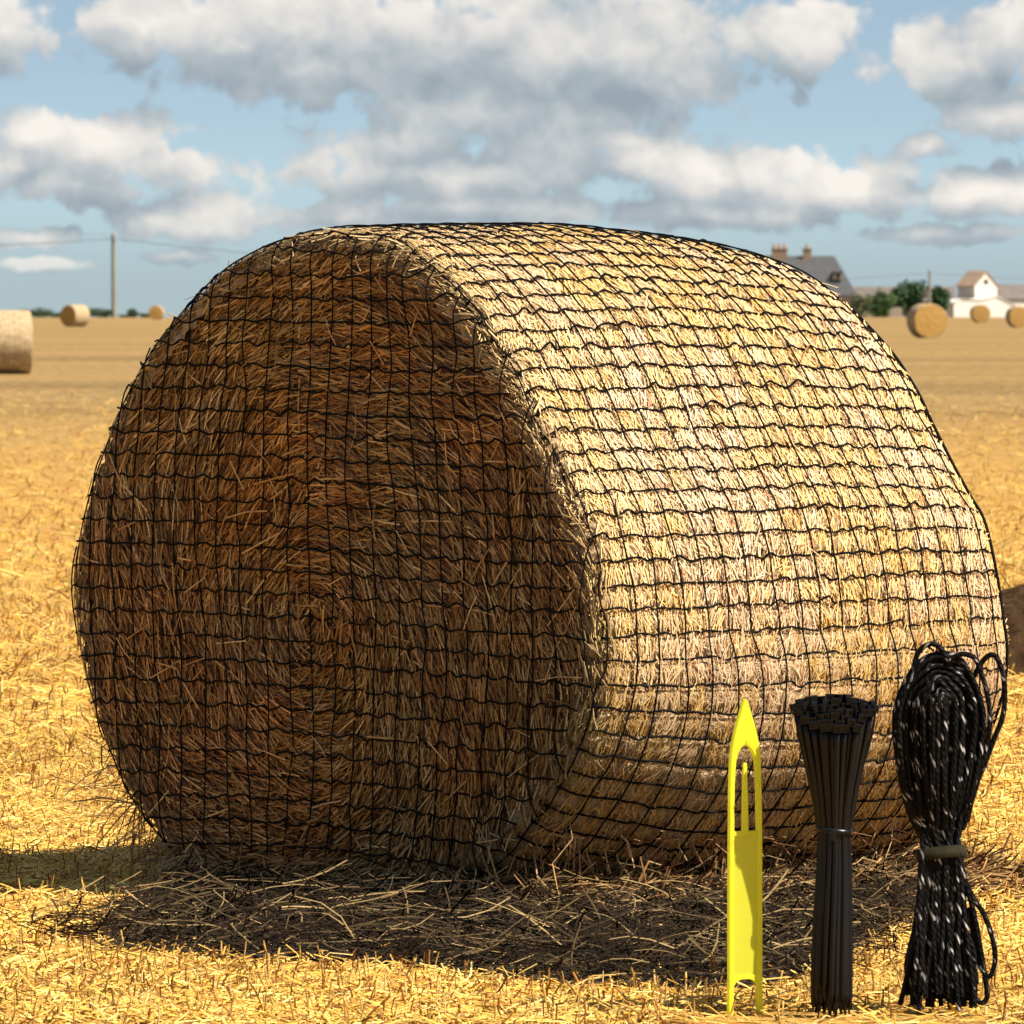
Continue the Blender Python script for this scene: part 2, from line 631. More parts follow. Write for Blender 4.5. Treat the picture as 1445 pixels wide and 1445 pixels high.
# smooth twice
for _ in range(3):
    prof = (np.roll(prof, 1, 0) + 2 * prof + np.roll(prof, -1, 0)) / 4
tg = np.roll(prof, -1, 0) - np.roll(prof, 1, 0)
tg = tg / np.linalg.norm(tg, axis=1, keepdims=True)
nrm = np.stack([tg[:, 1], -tg[:, 0]], 1)
cen = prof.mean(0)
if np.mean(np.sum((prof - cen) * nrm, 1)) < 0:
    nrm = -nrm


def prof_at(u):
    """u in [0,1) -> (s,z), outward normal, tangent"""
    x = (np.asarray(u) % 1.0) * NU
    i0 = np.floor(x).astype(int) % NU
    i1 = (i0 + 1) % NU
    f = (x - np.floor(x))[..., None]
    return prof[i0] * (1 - f) + prof[i1] * f, unit(nrm[i0] * (1 - f) + nrm[i1] * f), unit(tg[i0] * (1 - f) + tg[i1] * f)


DU = 0.0525       # spacing of the net along the circumference (m)
DT = 0.074        # spacing of the net along the axis (m)
NA = int(round(PER / DU))


def wrap_near(x, d):
    return np.abs((x / d + 0.5) % 1.0 - 0.5) * d


def side_point(u, t, off=0.0, quilt=True):
    sz, n, tgv = prof_at(u)
    t = np.asarray(t, dtype=float)
    ins = np.where(t < BEV, BEV - np.sqrt(np.clip(BEV ** 2 - (BEV - t) ** 2, 0, None)), 0.0)
    tb = LEN - t
    ins = ins + np.where(tb < RF, RF - np.sqrt(np.clip(RF ** 2 - (RF - np.clip(tb, 0, None)) ** 2, 0, None)), 0.0)
    wq = np.clip((n[..., 1] + 0.55) / 1.55, 0, 1)
    ins = ins + 0.085 * wq * wq * np.clip((t - 0.55) / (LEN - 0.55), 0, 1) ** 2
    barrel = 0.012 * np.sin(np.clip(t / LEN, 0, 1) * math.pi)
    base = P0 + sz[..., 0:1] * EX + sz[..., 1:2] * KZ + t[..., None] * AX
    n3 = n[..., 0:1] * EX + n[..., 1:2] * KZ
    h = barrel - ins + 0.030 * (fbm(base, 2.3, 5) - 0.5)
    if quilt:
        a = wrap_near(np.asarray(u) * PER, PER / NA)
        b = wrap_near(t - 0.02, DT)
        h = h - 0.012 * np.exp(-(a / 0.010) ** 2) - 0.005 * np.exp(-(b / 0.010) ** 2) + 0.006
    # the wrap sags on the near lower flank
    sag = 2.0 * np.clip(n[..., 0], 0, 1) * np.clip(-n[..., 1], 0, 1)
    h = h + 0.085 * sag * np.clip((t - 0.03) / 0.35, 0, 1) * np.clip((LEN - t) / 0.3, 0, 1)
    Pq = base + n3 * (h + off)[..., None]
    Pq[..., 2] = np.maximum(Pq[..., 2], 0.004)
    return Pq, n3, tgv[..., 0:1] * EX + tgv[..., 1:2] * KZ


ang_prof = np.arctan2(prof[:, 1] - cen[1], prof[:, 0] - cen[0])
rad_prof = np.linalg.norm(prof - cen, axis=1)
o_ = np.argsort(ang_prof)
ANG_S = np.concatenate([ang_prof[o_] - 2 * math.pi, ang_prof[o_], ang_prof[o_] + 2 * math.pi])
RAD_S = np.tile(rad_prof[o_], 3)


def rb_at(a):
    return np.interp(a, ANG_S, RAD_S)


FH = 0.0505       # net spacing on the cut end, rows
FV = 0.066        # columns


def face_point(s, z, off=0.0):
    """point of the cut end over profile coordinates (s,z), with its outward normal"""
    ds, dz = s - cen[0], z - cen[1]
    a = np.arctan2(dz, ds)
    r = np.hypot(ds, dz)
    rb = rb_at(a)
    d = np.clip(rb - r, 0, None)
    tt = np.where(d < BEV, BEV - np.sqrt(np.clip(BEV ** 2 - (BEV - d) ** 2, 0, None)), 0.0)
    P = P0 + s[..., None] * EX + z[..., None] * KZ
    bulge = 0.05 * (fbm(P, 2.6, 9) - 0.5) + 0.022 * (vnoise(P, 9.0, 21) - 0.5)
    fade = np.clip(d / 0.12, 0, 1)
    k_ = np.clip(1 - d / BEV, 0, 1) ** 1.5
    n = unit(-AX * (1 - k_)[..., None] + (np.cos(a)[..., None] * EX + np.sin(a)[..., None] * KZ) * k_[..., None])
    return P + AX * (tt + bulge * fade)[..., None] + n * off if np.isscalar(off) else P + AX * (tt + bulge * fade)[..., None] + n * off[..., None], n


bale = empty("hay_bale", tuple(P0 + AX * LEN / 2))
tag(bale, "large round straw bale in the foreground wrapped in black netting", "hay bale")
bale_inv = Vector(P0 + AX * LEN / 2)


def into(o, root_loc):
    """child meshes are built in world space: shift them under the root"""
    o.location = -Vector(root_loc)
    return o


# rolled side shell
nu, nt = 960, 200
U, T = np.meshgrid(np.arange(nu) / nu, np.linspace(0.0, LEN, nt), indexing='ij')
Pg, _, _ = side_point(U.ravel(), T.ravel(), -0.004)
i, j = np.meshgrid(np.arange(nu), np.arange(nt - 1), indexing='ij')
i2 = (i + 1) % nu
Fq = np.stack([i * nt + j, i2 * nt + j, i2 * nt + j + 1, i * nt + j + 1], -1).reshape(-1, 4)
# closing cap at the far end
capi = len(Pg)
Pc = np.concatenate([Pg, (P0 + cen[0] * EX + cen[1] * KZ + AX * LEN)[None]])
cap = np.stack([np.arange(nu) * nt + nt - 1, np.full(nu, capi), np.full(nu, capi), ((np.arange(nu) + 1) % nu) * nt + nt - 1], -1)
side_sh = np_mesh("rolled_side", Pc, Fq, M_BALE_SIDE, bale, smooth=True)
into(side_sh, bale_inv)

# cut end shell
na_, nr = 360, 60
aa = np.arange(na_) / na_ * 2 * math.pi
rr = np.linspace(0.001, 1.0, nr) ** 0.8
Ag, Rg = np.meshgrid(aa, rr, indexing='ij')
rbv = rb_at((Ag + math.pi) % (2 * math.pi) - math.pi)
sg = cen[0] + np.cos(Ag) * rbv * Rg
zg = cen[1] + np.sin(Ag) * rbv * Rg
Pf, Nf = face_point(sg.ravel(), zg.ravel(), -0.006)
i, j = np.meshgrid(np.arange(na_), np.arange(nr - 1), indexing='ij')
i2 = (i + 1) % na_
Fq = np.stack([i * nr + j, i * nr + j + 1, i2 * nr + j + 1, i2 * nr + j], -1).reshape(-1, 4)
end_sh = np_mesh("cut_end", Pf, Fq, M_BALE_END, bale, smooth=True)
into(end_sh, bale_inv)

# straw of the cut end: spiral layers round a core a little below the middle
PAL_END = [(0.34, 0.19, 0.062), (0.26, 0.125, 0.032), (0.47, 0.31, 0.13), (0.13, 0.056, 0.014), (0.66, 0.50, 0.28), (0.38, 0.27, 0.10), (0.05, 0.020, 0.006)]  # gap shade and highlights put into the tints: deep layer dark, upper pale
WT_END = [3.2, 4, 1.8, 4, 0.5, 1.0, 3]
core = np.array(unproject(440, 870))


def face_straws(n, lift, jit, Lr, Wr, pal, wts, name, loose=False):
    s = RNG.uniform(prof[:, 0].min(), prof[:, 0].max(), n * 2)
    z = RNG.uniform(prof[:, 1].min(), prof[:, 1].max(), n * 2)
    a = np.arctan2(z - cen[1], s - cen[0])
    rr_ = np.hypot(s - cen[0], z - cen[1]) / rb_at(a)
    ok = rr_ < 0.995
    s, z = s[ok][:n], z[ok][:n]
    n = len(s)
    off = RNG.uniform(lift[0], lift[1], n)
    P, N = face_point(s, z, off)
    ds, dz = s - core[0], z - core[1]
    th = np.arctan2(dz, ds) + math.pi / 2 + 0.30
    clump = (fbm(np.stack([s, z, s * 0], -1), 7.0, 31, 2) - 0.5) * 2.4
    th = th + clump * 0.6 + RNG.normal(0, jit, n)
    D = np.cos(th)[:, None] * EX + np.sin(th)[:, None] * KZ
    D = D - N * np.sum(D * N, 1, keepdims=True) + N * RNG.normal(0.05, 0.10, n)[:, None]
    L = RNG.uniform(Lr[0], Lr[1], n)
    rim_r = np.hypot(s - cen[0], z - cen[1]) / rb_at(np.arctan2(z - cen[1], s - cen[0]))
    L = L * np.where(rim_r > 0.90, 0.55, 1.0)
    W = RNG.uniform(Wr[0], Wr[1], n)
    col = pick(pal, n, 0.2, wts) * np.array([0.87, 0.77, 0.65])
    # weathering in patches: some windrows greyer, some redder
    w1 = fbm(np.stack([s, z, s * 0 + 3], -1), 5.0, 77, 2)[:, None]
    grey = np.array([1.0, 1.08, 1.22])
    red = np.array([1.12, 0.92, 0.70])
    col = col * (grey * np.clip(w1 - 0.42, 0, 1) * 2.2 + red * np.clip(0.58 - w1, 0, 1) * 2.2 + (1 - np.clip(np.abs(w1 - 0.5) * 2.2, 0, 1)) * 0.65)
    # olive rim where the outer layer turns over
    rim = np.clip((np.hypot(s - cen[0], z - cen[1]) / rb_at(np.arctan2(z - cen[1], s - cen[0])) - 0.90) / 0.07, 0, 1)[:, None]
    col = col * (1 - rim) + rim * (col * 0.5 + 0.5 * col.mean(1, keepdims=True) * np.array([1.5, 1.22, 0.66]))
    return straw_mesh(P, D, N, L, W, np.clip(col, 0.004, 0.85), RNG.normal(0, 0.03, n), RNG.normal(0, 0.03, n))


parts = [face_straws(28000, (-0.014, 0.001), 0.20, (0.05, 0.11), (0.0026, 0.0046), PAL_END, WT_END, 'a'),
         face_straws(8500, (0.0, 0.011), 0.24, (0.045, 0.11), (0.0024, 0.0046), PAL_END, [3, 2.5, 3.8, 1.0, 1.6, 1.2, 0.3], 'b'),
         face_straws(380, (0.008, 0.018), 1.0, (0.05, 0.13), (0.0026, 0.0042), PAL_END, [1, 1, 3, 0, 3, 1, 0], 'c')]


def merge(parts):
    V, Fq, Cc, n = [], [], [], 0
    for v, f, c in parts:
        V.append(v)
        Fq.append(f + n)
        Cc.append(c)
        n += len(v)
    return np.concatenate(V), np.concatenate(Fq), np.concatenate(Cc)


V, Fq, Cc = merge(parts)
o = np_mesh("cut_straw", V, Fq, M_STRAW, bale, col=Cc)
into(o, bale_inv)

# straw of the rolled side
def side_straws(n, lift, jit, Lr, Wr, bright=1.0):
    u = RNG.uniform(0, 1, n * 3)
    sz, nn, _ = prof_at(u)
    # keep the half that can ever be seen from the field's near side, plus the top
    ok = (nn[:, 0] > -0.35) | (nn[:, 1] > 0.55)
    u = u[ok][:n]
    n = len(u)
    t = RNG.uniform(0.005, LEN - 0.01, n)
    off = RNG.uniform(lift[0], lift[1], n)
    P, N, Tg = side_point(u, t, off)
    clump = (fbm(P, 9.0, 51, 2) - 0.5) * 2.0
    th = clump * 0.8 + RNG.normal(0, jit, n)
    D = np.cos(th)[:, None] * Tg + np.sin(th)[:, None] * AX
    D = D + N * RNG.normal(0.0, 0.03, n)[:, None]
    L = RNG.uniform(Lr[0], Lr[1], n)
    W = RNG.uniform(Wr[0], Wr[1], n)
    # each net cell presses its own tuft: bleached pinkish, or yellow straw
    cu = np.floor(u * NA).astype(np.int64)
    ct = np.floor((t - 0.02) / DT).astype(np.int64)
    hc = _hash(np.stack([cu, ct, cu * 0], -1), 3)
    big = fbm(np.stack([u * PER, t, t * 0], -1), 2.2, 61, 2)
    yel = np.clip((hc * 0.6 + big * 0.9 - 0.62) * 3.0, 0, 1)[:, None]
    yel = np.maximum(yel, np.clip(1 - t / 0.30, 0, 1)[:, None] * 0.9)
    pink = pick([(0.72, 0.57, 0.42), (0.78, 0.65, 0.52), (0.60, 0.43, 0.29), (0.68, 0.54, 0.37), (0.36, 0.18, 0.075)], n, 0.14, [4, 3, 2.4, 3, 2.0])
    yl = pick([(0.70, 0.50, 0.20), (0.76, 0.58, 0.28), (0.56, 0.35, 0.10), (0.78, 0.64, 0.40), (0.34, 0.17, 0.045)], n, 0.14, [4, 3, 3, 2, 2.0])
    col = pink * (1 - yel) + yl * yel
    col = col * np.array([1.0, 0.93, 0.80])
    # outermost wrap at the far end is fresh golden straw
    far = np.clip((t - (LEN - 0.16)) / 0.06, 0, 1)[:, None] * (nn_z(u) > 0.1)[:, None]
    col = col * (1 - far * 0.8) + far * 0.8 * np.array([0.55, 0.34, 0.08])
    # the wrap turns browner towards the ground
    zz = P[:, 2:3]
    low_brown = np.clip((0.48 - zz) / 0.45, 0, 1) * 0.55
    col = col * (1 - low_brown) + low_brown * np.array([0.56, 0.34, 0.10]) * (0.7 + 0.6 * RNG.random((n, 1)))
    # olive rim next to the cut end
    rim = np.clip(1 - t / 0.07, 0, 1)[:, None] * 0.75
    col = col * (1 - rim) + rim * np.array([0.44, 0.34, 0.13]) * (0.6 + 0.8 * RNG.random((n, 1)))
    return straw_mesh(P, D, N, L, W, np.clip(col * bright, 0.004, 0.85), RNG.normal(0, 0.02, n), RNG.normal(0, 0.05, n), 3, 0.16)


def nn_z(u):
    return prof_at(u)[1][:, 1]


parts = [side_straws(52000, (-0.006, 0.001), 0.32, (0.025, 0.06), (0.0018, 0.0034)),
         side_straws(26000, (-0.002, 0.002), 0.5, (0.018, 0.045), (0.0016, 0.0028), 1.02),
         side_straws(110, (0.006, 0.014), 1.0, (0.05, 0.12), (0.0020, 0.0030), 0.8)]
V, Fq, Cc = merge(parts)
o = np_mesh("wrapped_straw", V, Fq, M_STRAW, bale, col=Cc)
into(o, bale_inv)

# straw worked loose: a fringe round the foot of the bale and the lower left edge
PAL_FR = [(0.26, 0.14, 0.05), (0.16, 0.075, 0.024), (0.38, 0.24, 0.10), (0.48, 0.36, 0.18)]
parts = []
n = 900          # hanging from the lower rim of the cut end
sz_all, n_all, _ = prof_at(np.arange(2000) / 2000)
low_u = (np.arange(2000) / 2000)[(n_all[:, 1] < -0.35) & (sz_all[:, 1] < 0.07)]
u = RNG.choice(low_u, n) + RNG.normal(0, 0.004, n)
t = np.abs(RNG.normal(0, 0.05, n))
P, N, Tg = side_point(u, t, 0.0, False)
D = N * RNG.uniform(0.2, 1.0, n)[:, None] - AX * RNG.uniform(0.1, 1.0, n)[:, None] + Tg * RNG.normal(0, 0.6, n)[:, None]
D = unit(D)
L = RNG.uniform(0.05, 0.16, n)
P = P + D * (L * 0.35)[:, None]
P[:, 2] = np.clip(P[:, 2], 0.012, None)
parts.append(straw_mesh(P, D, unit(-AX + RNG.normal(0, 0.3, (n, 3))), L, RNG.uniform(0.0026, 0.0046, n), pick(PAL_FR, n, 0.2), RNG.normal(0, 0.08, n), RNG.normal(0, 0.08, n)))
n = 120           # straws sticking out at the lower left
cand = (np.arange(2000) / 2000)[(n_all[:, 0] < -0.25) & (sz_all[:, 1] < 0.30)]
u = RNG.choice(cand, n)
t = RNG.uniform(0.0, 0.10, n)
P, N, Tg = side_point(u, t, 0.0, False)
D = unit(N * RNG.uniform(0.4, 1.0, n)[:, None] + Tg * RNG.normal(0, 0.55, n)[:, None] - AX * RNG.normal(0.1, 0.3, n)[:, None])
L = RNG.uniform(0.05, 0.20, n) * RNG.uniform(0.6, 1.4, n)
P = P + D * (L * 0.42)[:, None]
P[:, 2] = np.clip(P[:, 2], 0.012, None)
parts.append(straw_mesh(P, D, unit(RNG.normal(0, 1, (n, 3)) - AX), L, RNG.uniform(0.0022, 0.0036, n), pick(PAL_FR, n, 0.2), RNG.normal(0, 0.12, n), RNG.normal(0, 0.12, n), 4))
n = 2600          # foot of the rolled side
cand = (np.arange(2000) / 2000)[(n_all[:, 0] > -0.2) & (sz_all[:, 1] < 0.22)]
u = RNG.choice(cand, n)
t = RNG.uniform(0.0, LEN, n)
P, N, Tg = side_point(u, t, 0.0, False)
D = unit(N * RNG.uniform(0.0, 0.9, n)[:, None] + Tg * RNG.choice([-1, 1], n)[:, None] * RNG.uniform(0.3, 1.0, n)[:, None] + AX * RNG.normal(0, 0.5, n)[:, None])
L = RNG.uniform(0.05, 0.14, n)
P = P + N * 0.008 + D * (L * 0.2)[:, None]
P[:, 2] = np.clip(P[:, 2], 0.012, None)
parts.append(straw_mesh(P, D, N, L, RNG.uniform(0.0028, 0.0050, n), pick([(0.34, 0.18, 0.085), (0.20, 0.10, 0.045), (0.45, 0.27, 0.13), (0.50, 0.36, 0.17)], n, 0.2), RNG.normal(0, 0.08, n), RNG.normal(0, 0.08, n)))
n = 30            # single straws lifting off the silhouette
u = RNG.uniform(0, 1, n)
t = RNG.choice([0.02, LEN - 0.05], n) + RNG.normal(0, 0.03, n)
t = np.clip(t, 0.0, LEN - 0.02)
P, N, Tg = side_point(u, t, 0.004, False)
D = unit(N * RNG.uniform(0.2, 0.8, n)[:, None] + Tg * RNG.normal(0, 0.8, n)[:, None] + AX * RNG.normal(0, 0.4, n)[:, None])
L = RNG.uniform(0.03, 0.08, n)
P[:, 2] = np.clip(P[:, 2], 0.012, None)
parts.append(straw_mesh(P, D, unit(-AX + N), L, RNG.uniform(0.002, 0.003, n), pick([(0.5, 0.38, 0.16), (0.6, 0.48, 0.26)], n, 0.15), RNG.normal(0, 0.1, n), RNG.normal(0, 0.1, n)))
V, Fq, Cc = merge(parts)
o = np_mesh("loose_fringe", V, Fq, M_STRAW, bale, col=Cc)
into(o, bale_inv)

# ------------------------------------------------------------------ netting
net = Tubes()
H_OFF = 0.0135


def wavy(n, amp_up, amp_rand, per):
    """knotted cord: knots shift a little, the run between two knots arches"""
    q = np.arange(n)
    return q


def side_cord_axial(u0, thick):
    """a cord running along the bale"""
    knots = np.arange(0.015, LEN - 0.005, DT)
    pts_u, pts_t = [], []
    drift = RNG.normal(0, 0.0022, len(knots))
    for q_, tk in enumerate(knots):
        pts_t.append(tk)
        pts_u.append(drift[q_])
        if q_ < len(knots) - 1:
            k1 = RNG.uniform(0.25, 0.4)
            pts_t.append(tk + DT * k1)
            pts_u.append(drift[q_] * 0.5 + RNG.normal(0.0032, 0.0028))
            pts_t.append(tk + DT * RNG.uniform(0.6, 0.75))
            pts_u.append(drift[q_ + 1] * 0.5 + RNG.normal(0.0024, 0.0028))
    p2 = catmull(np.stack([np.array(pts_u), np.array(pts_t)], 1), 3)
    # arches point to the top of the bale on both flanks
    sgn = SGN
    uq = u0 + sgn * p2[:, 0] / PER
    P, N, _ = side_point(uq, np.clip(p2[:, 1], 0, LEN), H_OFF - 0.002)
    r = thick * (1 + 0.25 * np.sin(np.arange(len(P)) * 1.9))
    net.add(P, r, 5)


# direction of u that goes up on the right flank
right = int(np.argmax(prof[:, 0]))
SGN = 1.0 if tg[right, 1] > 0 else -1.0
vis = []
for q_ in range(NA):
    u0 = (q_ + 0.0) / NA
    nn = prof_at(np.array([u0]))[1][0]
    zz = prof_at(np.array([u0]))[0][0, 1]
    if (nn[0] > -0.5 or nn[1] > 0.3) and zz > 0.035:
        side_cord_axial(u0, RNG.uniform(0.0024, 0.0029))
# cords round the bale
us = np.linspace(0, 1, 420, endpoint=False)
for kx in range(int((LEN - 0.06) / DT) + 1):
    t0 = 0.02 + kx * DT
    tt = t0 + 0.006 * (vnoise(np.stack([us * PER * 14, us * 0 + kx * 7.3, us * 0], -1), 1.0, 5) - 0.5) * 2 + 0.018 * (vnoise(np.stack([us * PER * 2.5, us * 0 + kx * 0.9, us * 0], -1), 1.0, 8) - 0.5)
    P, N, _ = side_point(us, tt, 0.0125, False)
    P[:, 2] = np.clip(P[:, 2], 0.003, None)
    net.add(P, 0.0020, 5, closed=True)
# edge cords
tt = np.full(len(us), LEN - 0.11)
P, N, _ = side_point(us, tt, 0.0125, False)
P[:, 2] = np.clip(P[:, 2], 0.005, None)
net.add(P, 0.0036, 6, closed=True)
ul = np.linspace(0, 1, 600, endpoint=False)
szl, nl, _ = prof_at(ul)
selu = (nl[:, 0] < -0.12) & (szl[:, 1] > 0.06) & (szl[:, 1] < 1.36)
ulu = np.sort(ul[selu])
P, N, _ = side_point(ulu, np.full(len(ulu), 0.045), 0.010)
net.add(P, 0.0034, 6)

# cut end: rows
smin, smax = prof[:, 0].min(), prof[:, 0].max()
zmax = prof[:, 1].max()


def row_range(z):
    s = np.linspace(smin - 0.02, smax + 0.02, 400)
    a = np.arctan2(z - cen[1], s - cen[0])
    ok = np.hypot(s - cen[0], z - cen[1]) < rb_at(a) - 0.012
    return (s[ok].min(), s[ok].max()) if ok.any() else None


hw_max = (smax - smin) / 2


def barrel_s(s, z):
    rg = row_range_fast(z)
    return s


zt = np.linspace(0.02, zmax - 0.02, 200)
rl, rr2 = [], []
for z_ in zt:
    g_ = row_range(z_)
    rl.append(g_[0] if g_ else 0)
    rr2.append(g_[1] if g_ else 0)
rl, rr2 = np.array(rl), np.array(rr2)
zf = 0.10
rows = []
while zf < zmax - 0.02:
    rows.append(zf)
    zf += FH
for z_ in rows:
    g_ = row_range(z_)
    if not g_ or g_[1] - g_[0] < 0.1:
        continue
    a0, a1 = g_
    a1 -= RNG.uniform(0, 0.015)
    ps = np.arange(a0, a1, FV / 3.0)
    dz = np.where(np.arange(len(ps)) % 3 == 0, RNG.normal(-0.001, 0.0018, len(ps)), RNG.normal(0.0028, 0.0030, len(ps)))
    slope = 0.010 * np.sin((ps - a0) / (a1 - a0) * math.pi * 1.2 + z_) + (ps - cen[0]) * (0.03 if z_ > 0.9 else -0.0) * ((z_ - 0.9) / 0.5)
    p2 = catmull(np.stack([ps, z_ + dz + slope], 1), 4)
    P, N = face_point(p2[:, 0], np.clip(p2[:, 1], 0.02, None), 0.016)
    net.add(P, RNG.uniform(0.0020, 0.0025), 5)
# cut end: columns, splayed like a barrel's staves
ncol = int((smax - smin) / FV)
mid = (smin + smax) / 2
for c_ in range(ncol + 1):
    uc = (c_ + 0.4) / ncol * 2 - 1
    zc = np.arange(0.09, zmax - 0.015, 0.017)
    half = np.interp(zc, zt, (rr2 - rl) / 2)
    cen_row = np.interp(zc, zt, (rr2 + rl) / 2)
    s_ = mid * 0.55 + cen_row * 0.45 + uc * hw_max * (0.80 + 0.20 * half / hw_max) + 0.010 * (vnoise(np.stack([zc * 12, zc * 0 + c_ * 3.1, zc * 0], -1), 1.0, 15) - 0.5) + 0.03 * (vnoise(np.stack([zc * 2.2, zc * 0 + c_ * 0.5, zc * 0], -1), 1.0, 16) - 0.5)
    a = np.arctan2(zc - cen[1], s_ - cen[0])
    ok = np.hypot(s_ - cen[0], zc - cen[1]) < rb_at(a) - 0.008
    idx = np.where(ok)[0]
    if len(idx) < 4:
        continue
    idx = np.arange(idx[0], idx[-1] + 1)
    idx = idx[ok[idx]]
    P, N = face_point(s_[idx], zc[idx], 0.0165)
    net.add(P, 0.0018, 5)
netting = net.build("netting", M_NET)
tag(netting, "black knotted mesh netting stretched tight over the large round bale", "netting")

# ------------------------------------------------------------------ straw litter round the bale, stubble on the field
def place_straws(n, X, Y, lay, Lr, Wr, pal, wts=None, up=0.25, zoff=0.004, bendv=0.06):
    ph = RNG.uniform(0, 2 * math.pi, n)
    tilt = np.abs(RNG.normal(0, up, n)) if lay else RNG.uniform(0.9, 1.55, n)
    D = np.stack([np.cos(ph) * np.cos(tilt), np.sin(ph) * np.cos(tilt), np.sin(tilt)], 1)
    L = RNG.uniform(Lr[0], Lr[1], n)
    W = RNG.uniform(Wr[0], Wr[1], n)
    z = zoff + np.abs(D[:, 2]) * L * 0.5
    P = np.stack([X, Y, z], 1)
    N = unit(np.stack([-np.sin(ph) * 0.3, -np.cos(ph) * 0.3 - (0.0 if lay else 0.8), np.full(n, 1.0 if lay else 0.1)], 1) + RNG.normal(0, 0.25, (n, 3)))
    return P, D, N, L, W, pick(pal, n, 0.18, wts), RNG.normal(0, bendv, n), RNG.normal(0, bendv, n)


# loose straw at the foot, coloured dark as the bale's ground shadow
def ground_pt(x, y):
    Yd = CAMZ * F / (y - HOR)
    return (x - CX) * Yd / F, Yd


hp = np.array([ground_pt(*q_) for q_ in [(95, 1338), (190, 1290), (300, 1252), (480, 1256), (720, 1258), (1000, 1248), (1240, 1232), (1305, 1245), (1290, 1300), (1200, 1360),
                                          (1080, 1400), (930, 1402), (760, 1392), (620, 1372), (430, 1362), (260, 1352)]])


def inside(poly, X, Y):
    r = np.zeros(len(X), bool)
    j_ = len(poly) - 1
    for i_ in range(len(poly)):
        xi, yi = poly[i_]
        xj, yj = poly[j_]
        c_ = ((yi > Y) != (yj > Y)) & (X < (xj - xi) * (Y - yi) / (yj - yi + 1e-12) + xi)
        r ^= c_
        j_ = i_
    return r


def scatter_poly(n, poly, soft=0.06):
    X = RNG.uniform(poly[:, 0].min() - 0.1, poly[:, 0].max() + 0.1, n * 4)
    Y = RNG.uniform(poly[:, 1].min() - 0.1, poly[:, 1].max() + 0.1, n * 4)
    jx, jy = X + RNG.normal(0, soft, len(X)), Y + RNG.normal(0, soft, len(Y))
    ok = inside(poly, jx, jy)
    return X[ok][:n], Y[ok][:n]


PAL_SHADE_STRAW = [(0.032, 0.022, 0.014), (0.018, 0.013, 0.009), (0.075, 0.052, 0.027), (0.26, 0.185, 0.085), (0.011, 0.008, 0.006)]  # near-black tints put the bale's ground shadow into the straw
parts = []
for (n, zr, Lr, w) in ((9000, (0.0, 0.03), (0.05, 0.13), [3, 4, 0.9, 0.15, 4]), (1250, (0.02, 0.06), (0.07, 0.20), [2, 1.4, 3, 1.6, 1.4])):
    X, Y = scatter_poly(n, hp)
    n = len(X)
    P, D, N, L, W, col, b1, b2 = place_straws(n, X, Y, True, Lr, (0.0026, 0.0046), PAL_SHADE_STRAW, w, 0.22, 0.006, 0.10)
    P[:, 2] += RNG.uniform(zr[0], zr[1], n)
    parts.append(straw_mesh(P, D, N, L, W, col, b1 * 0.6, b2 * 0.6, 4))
# brown straw banked against the foot of the rolled side
n = 6000
tq = RNG.uniform(0.0, LEN, n)
dq = np.abs(RNG.normal(0, 0.30, n))
foot = P0 + AX * tq[:, None] + EX * (prof[prof[:, 1] < 0.06][:, 0].max() + 0.02 + dq)[:, None]
foot[:, 2] = 0.008 + np.clip(0.07 - dq * 0.12, 0, None) * RNG.random(n)
ph = RNG.normal(0.55, 0.55, n)
D = np.cos(ph)[:, None] * (EX * 0.8 + AX * 0.3) + np.sin(ph)[:, None] * KZ * 0.8 + RNG.normal(0, 0.25, (n, 3))
D[:, 2] = np.abs(D[:, 2]) * np.clip(0.15 + foot[:, 2] * 4, 0, 1)
L = RNG.uniform(0.05, 0.13, n)
parts.append(straw_mesh(foot + unit(D) * L[:, None] * 0.3, D, unit(RNG.normal(0, 0.5, (n, 3)) + EX + KZ), L, RNG.uniform(0.003, 0.005, n),
                        pick([(0.22, 0.12, 0.05), (0.12, 0.065, 0.03), (0.34, 0.20, 0.085), (0.04, 0.022, 0.012), (0.46, 0.31, 0.13)], n, 0.2, [4, 3.5, 2.4, 3, 1.2]), RNG.normal(0, 0.08, n), RNG.normal(0, 0.08, n)))
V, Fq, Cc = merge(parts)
heap = np_mesh("shade_toned_litter", V, Fq, M_LITTER, col=Cc)
tag(heap, "loose straw round the foot of the large bale, its shadow painted in dark", "straw", kind='stuff')

# dark sheet under the litter, painting the bale's shadow on the ground
m, t, p = material("painted_shade_earth")
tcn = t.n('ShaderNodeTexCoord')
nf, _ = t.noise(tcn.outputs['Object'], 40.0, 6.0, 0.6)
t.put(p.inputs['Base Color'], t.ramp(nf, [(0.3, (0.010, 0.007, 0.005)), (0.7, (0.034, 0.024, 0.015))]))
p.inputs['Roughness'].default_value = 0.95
M_SHADE_EARTH = m
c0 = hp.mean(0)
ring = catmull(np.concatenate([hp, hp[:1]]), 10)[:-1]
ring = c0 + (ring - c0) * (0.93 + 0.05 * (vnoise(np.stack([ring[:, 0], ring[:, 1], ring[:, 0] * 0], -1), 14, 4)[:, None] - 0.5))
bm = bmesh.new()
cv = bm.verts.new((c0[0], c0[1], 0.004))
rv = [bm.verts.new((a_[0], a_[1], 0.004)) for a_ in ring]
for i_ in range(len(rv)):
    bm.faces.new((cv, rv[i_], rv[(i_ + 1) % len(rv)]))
tag(bm_obj("shade_patch", bm, M_SHADE_EARTH), kind='structure')


def foot_clear(X, Y):
    """keep straw out of the bale itself"""
    d = np.stack([X, Y], 1) - P0[:2]
    a_ = d @ AX[:2]
    s_ = d @ EX[:2]
    return ~((a_ > -0.01) & (a_ < LEN) & (np.abs(s_ - cen[0]) < 0.52))


